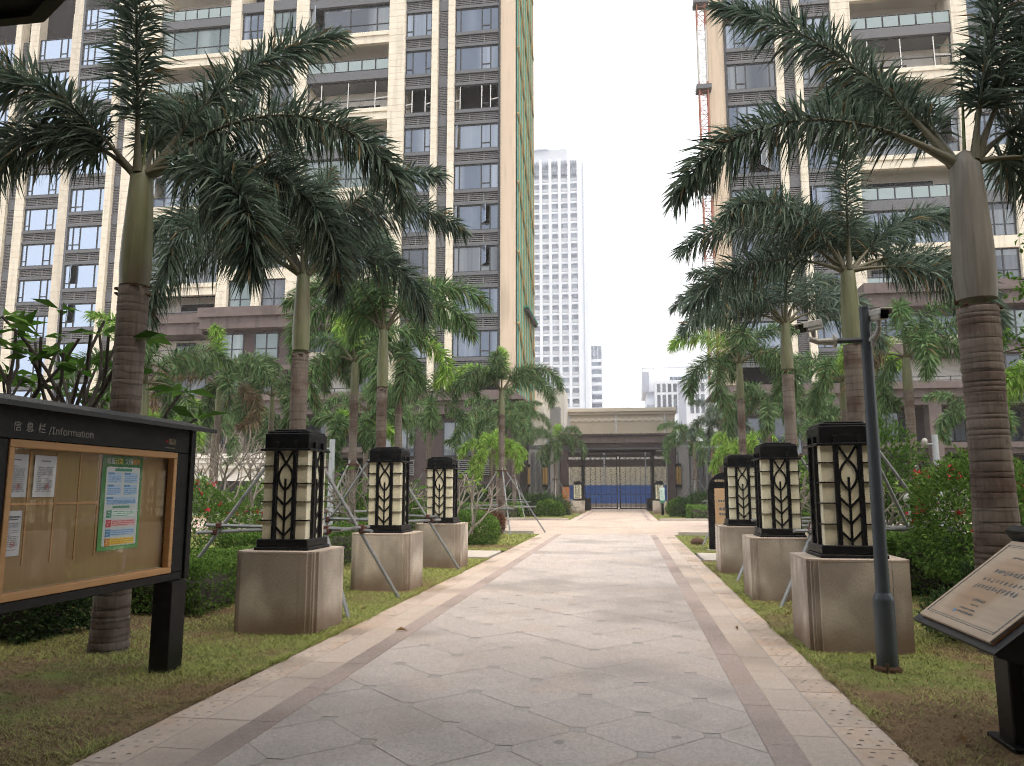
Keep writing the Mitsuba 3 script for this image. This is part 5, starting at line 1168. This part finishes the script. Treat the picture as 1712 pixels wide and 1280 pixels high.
# the palms further back: (x, y, height, radius, detail, hue, seed, young, dead, label)
FAR = [
 (-13.2, 23.4, 5.0, .11, 44, 'm', 21, (0,), (2, 6), 'foxtail palm with a brown dead frond between the board and the first lantern'),
 (-12.6, 26.0, 5.0, .11, 44, 'm', 22, (), (), 'foxtail palm with a bare spear just left of the first lantern top'),
 (-13.4, 19.8, 4.6, .12, 44, 'm', 23, (0,), (), 'foxtail palm half hidden behind the thick trunk by the board'),
 (-7.5, 20.5, 5.2, .13, 44, 'm', 24, (1,), (), 'foxtail palm with yellow green fronds left of the middle left lantern palm'),
 (-10.6, 30.5, 4.9, .12, 40, 'm', 25, (), (), 'foxtail palm deep in the left garden with a thin white trunk'),
 (-6.6, 21.8, 5.7, .12, 44, 'm', 26, (0, 4), (), 'yellow tipped foxtail palm right behind the middle left lantern palm'),
 (-7.6, 29.2, 4.9, .12, 40, 'm', 27, (), (), 'foxtail palm over the far lantern of the left row'),
 (-6.4, 38.5, 5.2, .12, 36, 'm', 28, (), (), 'foxtail palm at the far side of the cross road, left of the gate pillars'),
 (-6.6, 45.5, 5.6, .13, 34, 'm', 29, (), (), 'foxtail palm standing by the outer grey gate pillar'),
 (-4.6, 50.5, 4.6, .13, 34, 'm', 30, (0,), (), 'short foxtail palm in front of the left end of the gatehouse'),
 (-9.4, 47.0, 5.4, .12, 30, 'm', 31, (), (), 'foxtail palm against the left garden wall by the gate'),
 (-12.0, 40.0, 5.0, .12, 34, 'm', 32, (), (), 'foxtail palm before the purple podium, left of the cross road'),
 (-15.5, 33.0, 4.2, .11, 36, 'm', 33, (2,), (), 'low foxtail palm under the podium eaves on the left'),
 (-18.0, 28.0, 4.0, .10, 36, 'y', 34, (), (), 'small yellow green palm above the board roof'),
 (-9.0, 24.5, 3.4, .09, 36, 'm', 35, (0, 2), (), 'small leafy palm between the left trunks'),
 (-5.9, 33.6, 3.2, .09, 34, 'y', 36, (), (), 'small pale palm near the left end of the cross road'),
 (-20.5, 36.0, 4.6, .11, 32, 'm', 37, (), (), 'foxtail palm far back before the left podium balcony'),
 (4.2, 49.0, 4.5, .13, 34, 'm', 38, (), (), 'foxtail palm in front of the right end of the gatehouse'),
 (5.6, 45.5, 5.3, .13, 34, 'd', 39, (), (), 'darker foxtail palm beside the right gatehouse palm'),
 (7.0, 26.0, 5.1, .13, 44, 'm', 40, (0, 3), (), 'foxtail palm with a bright upright frond behind the camera arm'),
 (7.6, 22.0, 5.2, .14, 44, 'm', 41, (1,), (4,), 'foxtail palm with a drooping brown frond right of the camera pole'),
 (8.9, 33.0, 4.4, .12, 36, 'm', 42, (), (), 'foxtail palm behind the pole at the right podium'),
 (5.6, 31.5, 4.6, .12, 36, 'm', 43, (), (), 'foxtail palm at the right end of the cross road'),
 (9.5, 41.0, 4.8, .12, 32, 'm', 44, (), (), 'foxtail palm against the right garden wall by the gate'),
 (10.6, 20.5, 4.0, .11, 40, 'y', 45, (), (), 'yellow green palm showing behind the massive right trunk'),
 (4.9, 35.5, 3.2, .09, 34, 'y', 46, (), (), 'small pale palm low behind the far right lantern'),
 (12.5, 30.0, 4.2, .11, 34, 'm', 47, (), (), 'foxtail palm under the right podium windows'),
]
for x, y, z, r, det, hue, seed, yg, dd, lab in FAR:
    palm(x, y, z, r, lab, ring(seed, 9, 2.55 if z > 4.4 else 1.95, 1.55), det, seed + 200, hue, young=yg, dead=dd, shaft=.95 if z > 4.4 else .7, ll=.52 if z > 4.4 else .44, spear=seed in (21, 22, 25, 40))

# ------------------------------------------------------------------ tree support frames
BR = [(-5.03, 11.28, 'round the palm behind the first left lantern', (0, (-48.6, 2.45), (200, 1.8), 95)), (-5.02, 15.37, 'round the palm behind the middle left lantern', (2, -60, 185, 100)),
      (-4.72, 29.2, 'round the slim palm at the corner of the cross road', (15, 105, 200, 290)), (3.56, 12.56, 'round the palm behind the first right lantern', (0, 36, 120, (223.3, 2.2))),
      (3.53, 17.3, 'round the palm behind the middle right lantern', (10, 100, 160, (241, 3.5))), (3.5, 24.1, 'round the palm beyond the arched sign', (30, 120, 215, 300)), (-4.6, 50.5, 'round the short palm left of the gate', (30, 150, 275)),
      (-6.6, 45.5, 'round the palm by the outer grey pillar', (60, 180, 300)), (4.2, 49.0, 'round the palm right of the gate', (20, 140, 260)), (5.6, 45.5, 'round the darker palm right of the gate', (45, 165, 285)),
      (7.6, 22.0, 'deep behind the camera pole', (20, 140, 260)), (-7.5, 20.5, 'round the palm left of the middle lantern', (10, 130, 250)), (-7.6, 29.2, 'round the palm over the far left lantern', (50, 170, 290))]
for x, y, where, deg in BR:
    nleg = len(deg)
    R = rng(int(abs(x * 100 + y * 10))); k = thing('tree_support', f'grey steel pipe props {where}', 'support frame', 'steel pipe palm supports')
    zt, rf_ = 2.32 + R.uniform(-.06, .06), 1.75
    rads = [g[1] if isinstance(g, tuple) else rf_ for g in deg]; ang = [math.radians(g[0] if isinstance(g, tuple) else g) for g in deg]
    big = y < 25
    for i, a in enumerate(ang):
        u = np.array([math.cos(a), math.sin(a), 0]); c0 = np.array([x, y, 0])
        part(k, 'leg', MB().tube(c0 + u * (.17 - .10) + [0, 0, zt + .14], c0 + u * rads[i] + [0, 0, -.12], .027, .027, 8), 'galvanised', 40)
        b = ang[(i + 1) % nleg]; u2 = np.array([math.cos(b), math.sin(b), 0]); zh = .95 + R.uniform(-.07, .07) + .06 * (i % 2); rr = [.17 + (g - .17) * (1 - zh / zt) for g in rads]
        p, q = c0 + u * rr[i] + [0, 0, zh], c0 + u2 * rr[(i + 1) % nleg] + [0, 0, zh]; t = (q - p) / np.linalg.norm(q - p)
        part(k, 'cross_pipe', MB().tube(p - t * .28, q + t * .28, .026, .026, 8), 'galvanised', 40)
        if big:
            for e in (p, q): part(k, 'clamp', MB().cbox(e[0] - .045, e[0] + .045, e[1] - .045, e[1] + .045, e[2] - .04, e[2] + .04, .012).tube(e + [.03, 0, -.01], e + [.085, .02, .015], .012, .012, 6), 'clamp_red')
    m = MB(); tt = np.linspace(0, 2 * math.pi, 15); m.poly([[x + .19 * math.cos(a), y + .19 * math.sin(a), zt] for a in tt], .028, 6, cap=False); part(k, 'collar', m, 'fibre', 50)

# ------------------------------------------------------------------ shrubs, hedges, frangipani
def leaves(P_, d, ln, wd, R, c0, c1, fold=.25):
    """leaf blades (2 x 2 triangles each) at the points P_ pointing along d"""
    q = len(P_); d = d / (np.linalg.norm(d, axis=1, keepdims=True) + 1e-9)
    w = np.cross(d, R.normal(0, 1, (q, 3)) * .7 + [0, 0, 1.0]); w /= np.linalg.norm(w, axis=1, keepdims=True) + 1e-9
    u = np.cross(w, d); ln = np.broadcast_to(ln, (q,)) * R.uniform(.7, 1.2, q); W = (np.broadcast_to(wd, (q,)) * R.uniform(.8, 1.2, q))[:, None]
    mid = P_ + d * (ln * .5)[:, None]; tip = P_ + d * (ln)[:, None] - u * (ln * .18)[:, None]
    v = np.stack([P_, mid + w * W * .5 + u * W * fold, mid - u * W * .05, mid - w * W * .5 + u * W * fold, tip], 1)
    f = (np.arange(q) * 5)[:, None, None] + np.array([[0, 1, 2], [0, 2, 3], [1, 4, 2], [2, 4, 3]])[None]
    t = R.random((q, 1)); c = (np.array(c0) * (1 - t) + np.array(c1) * t) * R.uniform(.7, 1.25, (q, 1))
    m = MB(); m.add(v.reshape(-1, 3), f.reshape(-1, 3)); m.c = [np.repeat(c, 5, 0)]
    return m
def cloud(n, c, rad, R, bump=.35, fill=.35, f=2.2, floor=0.02):
    """points near the surface of a lumpy ellipsoid, with outward directions"""
    d = R.normal(0, 1, (n, 3)); d /= np.linalg.norm(d, axis=1, keepdims=True)
    s = 1 - bump + 2 * bump * meshkit.fbm(d * f + np.array(c) * .7, 3, 4)
    s = s * (1 - fill * R.random(n) ** 1.6)
    p = np.array(c) + d * s[:, None] * np.array(rad)
    ok = p[:, 2] > floor
    return p[ok], d[ok]
def shrub(name, label, cat, c, rad, n, ln, wd, c0, c1, seed, group=None, flowers=0, stems=6, fc='petal_red', f=2.2, bump=.35):
    R = rng(seed); k = thing(name, label, cat, group)
    p, d = cloud(n, c, rad, R, bump=bump, f=f); m = leaves(p, d + R.normal(0, .55, d.shape) + [0, 0, .35], ln, wd, R, c0, c1); part(k, 'foliage', m, 'leaf', stuff=True)
    st_ = MB()
    for i in range(stems):
        a = R.uniform(0, 6.28); e = np.array(c) + np.array(rad) * [.6 * math.cos(a), .6 * math.sin(a), .35]
        st_.poly([[c[0] + .05 * math.cos(a), c[1] + .05 * math.sin(a), -.05], (e + [c[0], c[1], 0]) / 2 + [0, 0, .1], e], [.014, .010, .005], 5)
    part(k, 'stems', st_, 'bark_dark', stuff=True)
    if flowers:
        p, d = cloud(flowers, c, np.array(rad) * 1.02, R, bump=bump, fill=.03, f=f, floor=c[2]); fm = MB()
        for q, e in zip(p, d):
            for j in range(6):
                o = q + R.normal(0, .026, 3); t = R.normal(0, 1, (2, 3)) * .024
                fm.add([o, o + t[0], o + t[1], o + t[0] + t[1]], [[0, 1, 3, 2]])
        part(k, 'flowers', fm, fc, stuff=True)
    return k
def hedge(label, x0, x1, y0, y1, h, n, ln, wd, c0, c1, seed):
    R = rng(seed); k = thing('hedge', label, 'hedge')
    a = R.random(n); side = R.random(n); x = R.uniform(x0, x1, n); y = R.uniform(y0, y1, n); z = h * (1 - .25 * R.random(n) ** 2)
    lo = side < .55; z[lo] = R.uniform(.02, h, lo.sum())
    which = R.integers(0, 4, n); q = R.uniform(0, .10, n)
    for j, (arr, val, sg) in enumerate(((x, x0, 1), (x, x1, -1), (y, y0, 1), (y, y1, -1))):
        s = lo & (which == j); arr[s] = val + sg * q[s]
    lump = meshkit.fbm(np.stack([x, y, z], -1) * 1.8, 3, seed); z = z * (.75 + .5 * lump)
    cen = np.array([(x0 + x1) / 2, (y0 + y1) / 2, h * .4]); p = np.stack([x + (lump - .5) * .25, y + (lump - .5) * .25, z], -1)
    d = (p - cen) / [max(x1 - x0, .2), max(y1 - y0, .2), h] + R.normal(0, .5, (n, 3)) + [0, 0, .3]
    part(k, 'foliage', leaves(p, d, ln, wd, R, c0, c1), 'leaf', stuff=True)
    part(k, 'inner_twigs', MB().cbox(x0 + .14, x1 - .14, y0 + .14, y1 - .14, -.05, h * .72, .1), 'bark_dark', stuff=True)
    return k
HG0, HG1 = (.08, .165, .035), (.25, .40, .10)
HD0, HD1 = (.03, .065, .024), (.095, .155, .055)
hedge('dark clipped hedge under the information board', -8.6, -6.1, 7.4, 8.3, .55, 9000, .075, .035, HD0, HD1, 51)
hedge('low hedge between the palm trunk and the first left pedestal', -6.6, -5.3, 9.2, 12.2, .6, 11000, .06, .03, HG0, HG1, 52)
hedge('hedge behind the first two left pedestals', -6.9, -5.9, 12.4, 17.6, .75, 11000, .065, .032, HG0, HG1, 53)
hedge('trimmed hedge at the left edge of the lawn under the frangipani', -12.0, -7.4, 9.0, 10.4, .8, 11000, .07, .035, HD0, HD1, 54)
hedge('bright leafy hedge running behind the first right pedestal', 3.95, 7.6, 12.6, 13.8, .82, 15000, .085, .04, HG0, HG1, 55)
hedge('dark hedge under the flowering shrub at the right', 4.2, 8.5, 9.6, 10.9, .6, 11000, .06, .03, HD0, HD1, 56)
hedge('low clipped hedge along the far right kerb', 3.4, 14, 44.4, 46.0, .7, 7000, .13, .07, HG0, HG1, 57)
hedge('low clipped hedge along the far left kerb', -14, -6.2, 45.2, 46.8, .8, 7000, .13, .07, HG0, HG1, 58)
hedge('hedge behind the right lantern row', 4.6, 6.0, 14.0, 18.0, .7, 8000, .07, .035, HG0, HG1, 59)
shrub('shrub', 'red flowering shrub left of the first lantern, tallest of the left bed', 'shrub', (-8.4, 13.6, .85), (1.5, 1.0, .95), 9000, .085, .035, HG0, HG1, 61, 'flowering shrubs', 85)
shrub('shrub', 'red flowering shrub tucked behind the information board', 'shrub', (-10.6, 13.0, .8), (1.2, 1.0, .9), 5000, .085, .035, HG0, HG1, 62, 'flowering shrubs', 60)
shrub('shrub', 'red flowering shrub beside the massive right palm trunk', 'shrub', (4.95, 11.9, 1.1), (.95, .8, 1.05), 9000, .09, .038, HG0, HG1, 63, 'flowering shrubs', 110)
shrub('shrub', 'red flowering shrub at the right edge of the picture', 'shrub', (4.75, 9.9, 1.0), (.7, .7, .9), 4500, .09, .038, HG0, HG1, 64, 'flowering shrubs', 60)
shrub('shrub', 'round clipped shrub beside the far left pedestal', 'shrub', (-4.55, 22.6, .45), (.85, .8, .55), 8000, .075, .035, HG0, HG1, 65, bump=.15)
shrub('shrub', 'small dark shrub on the lawn left of the slanted sign', 'shrub', (3.55, 9.1, .22), (.42, .4, .3), 1500, .055, .028, HD0, HD1, 66)
shrub('shrub', 'leafy ferny shrub deep behind the left brace pipes', 'shrub', (-6.9, 24.5, .5), (1.6, 1.0, .75), 4000, .26, .05, HD0, HG1, 67, f=4, bump=.55)
shrub('shrub', 'reddish bromeliad like shrub behind the far left lantern', 'shrub', (-4.9, 25.6, .45), (.9, .5, .45), 2200, .16, .03, (.10, .04, .03), (.20, .10, .05), 68)
shrub('shrub', 'spreading green shrub left of the gate lantern', 'shrub', (-5.4, 48.3, .45), (1.6, 1.0, .75), 2600, .40, .07, HD0, HD1, 69, f=4, bump=.6)
shrub('shrub', 'bright green round shrub in front of the brown sign', 'shrub', (-4.6, 46.6, .4), (.8, .6, .6), 2500, .16, .07, HG0, (.16, .26, .05), 70)
shrub('shrub', 'large leaved bush left of the far palms', 'shrub', (-8.8, 48.8, .6), (2.4, 1.2, 1.0), 4000, .36, .09, HD0, HD1, 71, f=4, bump=.6)
shrub('shrub', 'arching fern like bush right of the gate approach', 'shrub', (5.0, 47.8, .5), (1.9, 1.0, .8), 3200, .46, .06, HD0, HD1, 72, f=4, bump=.6)
shrub('shrub', 'pale green bush by the right gate lantern', 'shrub', (3.2, 48.6, .45), (.8, .8, .55), 2200, .17, .07, HG0, (.15, .22, .06), 73)
shrub('shrub', 'tall bush behind the right lanterns before the podium', 'shrub', (7.8, 30.5, 1.5), (2.0, 1.4, 1.6), 6000, .2, .08, HD0, HG1, 74)
shrub('shrub', 'airy shrub with small leaves between the lantern and the podium windows', 'shrub', (4.75, 15.4, 1.95), (.7, .7, .9), 3000, .11, .04, HG0, (.13, .22, .06), 75, f=3.2, bump=.5)
shrub('shrub', 'broad bush hiding the foot of the left podium', 'shrub', (-13.5, 31.0, .9), (3.2, 1.4, 1.2), 7000, .2, .08, HD0, HG1, 76)
shrub('shrub', 'broad bush between the left trunks at the cross road', 'shrub', (-8.8, 26.2, .6), (2.0, 1.0, .9), 4500, .22, .07, HD0, HG1, 77, f=3.5, bump=.5)
shrub('shrub', 'wide bush in the right garden before the podium', 'shrub', (11.0, 25.5, 1.0), (3.0, 1.4, 1.3), 6000, .18, .07, HD0, HG1, 78)
R = rng(77)
LEAF_AT = {(-4.3, 5.6): 'in the bare patch before the board post', (-3.6, 6.9): 'in the grass between the board post and the drain covers', (-4.9, 8.0): 'near the foot of the palm behind the board', (-3.45, 9.9): 'between the first two left pedestals',
  (2.6, 6.1): 'on the bare soil before the slanted sign', (2.0, 5.3): 'on the lawn nearest the right drain covers', (3.1, 7.0): 'on the lawn beyond the slanted sign', (1.9, 10.2): 'between the first two right pedestals', (-2.6, 8.6): 'on the left band of the path', (1.2, 9.4): 'on the right band of the path'}
for x, y in ((-4.3, 5.6), (-3.6, 6.9), (-4.9, 8.0), (-3.45, 9.9), (2.6, 6.1), (2.0, 5.3), (3.1, 7.0), (1.9, 10.2), (-2.6, 8.6), (1.2, 9.4)):
    a = R.uniform(0, 6.28); u = np.array([math.cos(a), math.sin(a), .12]); z = .03 if not -3.1 < x < 1.6 else .008
    m = leaves(np.array([[x, y, z]]), u[None], .13, .045, R, (.20, .12, .05), (.30, .20, .09), fold=.5)
    thing('fallen_leaf', 'dry brown leaf ' + LEAF_AT[(x, y)], 'leaf', 'dry fallen leaves', m, 'leaf')
# rosette plants
def rosette(label, x, y, h, n, ln, w, c0, c1, seed, cat='plant'):
    R = rng(seed); k = thing('rosette_plant', label, cat)
    for i in range(n):
        a = i * 2.4 + R.uniform(-.2, .2); e = math.radians(R.uniform(25, 80)); L_ = ln * R.uniform(.7, 1.1); u = np.array([math.cos(a), math.sin(a), 0]); s = np.array([-u[1], u[0], 0]); v, f = [], []
        for j in range(6):
            t = j / 5; p = np.array([x, y, h]) + u * L_ * math.cos(e) * t + np.array([0, 0, 1]) * L_ * (math.sin(e) * t - .55 * t * t * math.cos(e)); ww = w * math.sin(math.pi * (.12 + .86 * t)) ** .7
            v += [p - s * ww / 2 + [0, 0, .15 * ww], p, p + s * ww / 2 + [0, 0, .15 * ww]]
        for j in range(5):
            b = 3 * j; f += [[b, b + 1, b + 4], [b, b + 4, b + 3], [b + 1, b + 2, b + 5], [b + 1, b + 5, b + 4]]
        t = R.random(); m = MB(); m.add(v, f, (np.array(c0) * (1 - t) + np.array(c1) * t)); part(k, 'leaf', m, 'leaf', True)
    return k
rosette('magenta leaved cordyline beside the right trunk', 4.35, 9.3, .75, 22, .6, .07, (.22, .03, .08), (.42, .07, .16), 81)
rosette('broad leaved banana like plant behind the right shrubs', 6.6, 14.2, 1.3, 14, 1.2, .22, HD0, HG1, 82)
rosette('broad leaved plant behind the left brace pipes', -6.9, 18.3, .3, 16, 1.0, .18, HD0, HG1, 83)
rosette('dark leafy plant under the left end of the board', -6.9, 6.9, .2, 20, .6, .11, HD0, (.05, .10, .04), 84)
rosette('second dark leafy plant under the board, nearer its end', -6.2, 6.3, .1, 16, .45, .09, HD0, (.05, .10, .04), 85)

def frangipani(label, x, y, h, seed, leafy, bsdf, depth=5, lean=(0, 0), th=.06, lc=(HG0, (.14, .26, .05)), ll=.30, spread=.62, stems=3):
    R = rng(seed); k = thing('frangipani_tree', label, 'tree'); m = MB(); tips = []
    def grow(p, d, L_, r, n):
        q = p + d * L_; mid = (p + q) / 2 + R.normal(0, .04 * L_, 3)
        m.poly([p, mid, q], [r, r * .93, r * .85], 7)
        if n == 0 or r < .010: tips.append((q, d)); return
        nb = 2 if R.random() < .62 else 3; a0 = R.uniform(0, 6.28); s = np.cross(d, [.3, .2, .9]); s /= np.linalg.norm(s); t = np.cross(d, s)
        for i in range(nb):
            a = a0 + i * 2 * math.pi / nb; e = d + spread * R.uniform(.8, 1.25) * (math.cos(a) * s + math.sin(a) * t) + [0, 0, .16]; e /= np.linalg.norm(e)
            grow(q, e, L_ * R.uniform(.68, .92), r * .76, n - 1)
    for i in range(stems):
        a = i * 2 * math.pi / stems + R.uniform(-.4, .4); d = np.array([.45 * math.cos(a) + lean[0], .45 * math.sin(a) + lean[1], 1.0]); d /= np.linalg.norm(d)
        grow(np.array([x + .08 * math.cos(a), y + .08 * math.sin(a), -.08]), d, h * .30, th, depth)
    part(k, 'branches', m, bsdf, 55)
    if leafy > 0:
        n = 0
        for q, d in tips:
            if R.random() > leafy: continue
            for j in range(R.integers(4, 8)):
                a = R.uniform(0, 6.28); u = np.array([math.cos(a), math.sin(a), R.uniform(-.25, .6)]); lm = leaves(q[None] + u[None] * .03, u[None], ll, ll * .33, R, *lc, fold=.12)
                part(k, 'leaf', lm, 'leaf', True); n += 1
    return k
frangipani('dark bare frangipani with a few big leaves rising behind the information board', -6.75, 7.9, 3.9, 91, .75, 'bark_dark', 3, (-.03, -.02), .042, ((.05, .13, .02), (.15, .28, .06)), .32, .40, 4)
frangipani('leafless pale frangipani left of the first lantern', -8.9, 16.6, 2.9, 92, 0, 'bark_grey', 5, (0, 0), .04)
frangipani('pale frangipani with sparse light leaves by the far left lantern', -4.6, 21.0, 2.4, 93, .3, 'bark_grey', 3, (.05, 0), .04, (HG0, (.3, .45, .1)), .22, .62)
frangipani('pale branched frangipani between the first two left lanterns', -6.1, 18.0, 2.2, 94, .12, 'bark_grey', 4, (0, 0), .04)
frangipani('pale branched frangipani behind the first right lantern', 4.3, 15.2, 2.0, 95, .2, 'bark_grey', 4, (.1, 0), .04, (HG0, (.3, .45, .1)), .2)
frangipani('leafy topped frangipani between the right lanterns', 3.9, 21.4, 2.6, 96, .6, 'bark_grey', 3, (0, 0), .04, (HG0, (.28, .44, .1)), .24)
frangipani('pale frangipani in the right garden by the garden light', 5.5, 16.4, 2.0, 97, .2, 'bark_grey', 4, (.1, 0), .04, (HG0, (.3, .45, .1)), .2)
# leafy branch reaching in at the right edge
lt = thing('leafy_tree', 'leafy green tree branch reaching in beside the massive palm at the right edge', 'tree'); R = rng(99); m = MB()
m.poly([[6.9, 10.9, -.1], [6.8, 10.8, 2.2], [6.5, 10.6, 3.9]], [.10, .085, .06], 9); tips = []
for i in range(9):
    a = R.uniform(2.2, 4.6); q = np.array([6.6, 10.7, 3.2 + .28 * i]); e = q + [1.7 * math.cos(a) * R.uniform(.6, 1.1), 1.0 * math.sin(a), R.uniform(-.2, .8)]; m.poly([q, (q + e) / 2 + [0, 0, .15], e], [.035, .022, .008], 6)
    for j in range(26): t = R.uniform(.3, 1.05); tips.append(q + (e - q) * t + R.normal(0, .14, 3))
m.poly([[6.5, 10.6, 3.9], [6.6, 10.8, 6.2]], [.06, .03], 8)
part(lt, 'trunk', m, 'bark_dark', 50); tips = np.array(tips); tips = np.repeat(tips, 4, 0) + R.normal(0, .06, (len(tips) * 4, 3))
part(lt, 'crown', leaves(tips, R.normal(0, 1, tips.shape) + [0, 0, -.3], .11, .055, R, HG0, (.14, .26, .05)), 'leaf', stuff=True)

# ------------------------------------------------------------------ hazy air
scene['air'] = dict(type='homogeneous', albedo=rgb(0.96, 0.965, 0.975), sigma_t=0.0007)
scene['haze'] = dict(type='cube', to_world=T().translate([0, 320, 64.25]).scale([510, 390, 65.75]), bsdf=dict(type='null'), interior=dict(type='ref', id='air'))
scene['camera']['medium'] = dict(type='ref', id='air')
labels['haze'] = dict(label='thin pale haze in the air between the towers', kind='stuff', category='haze')
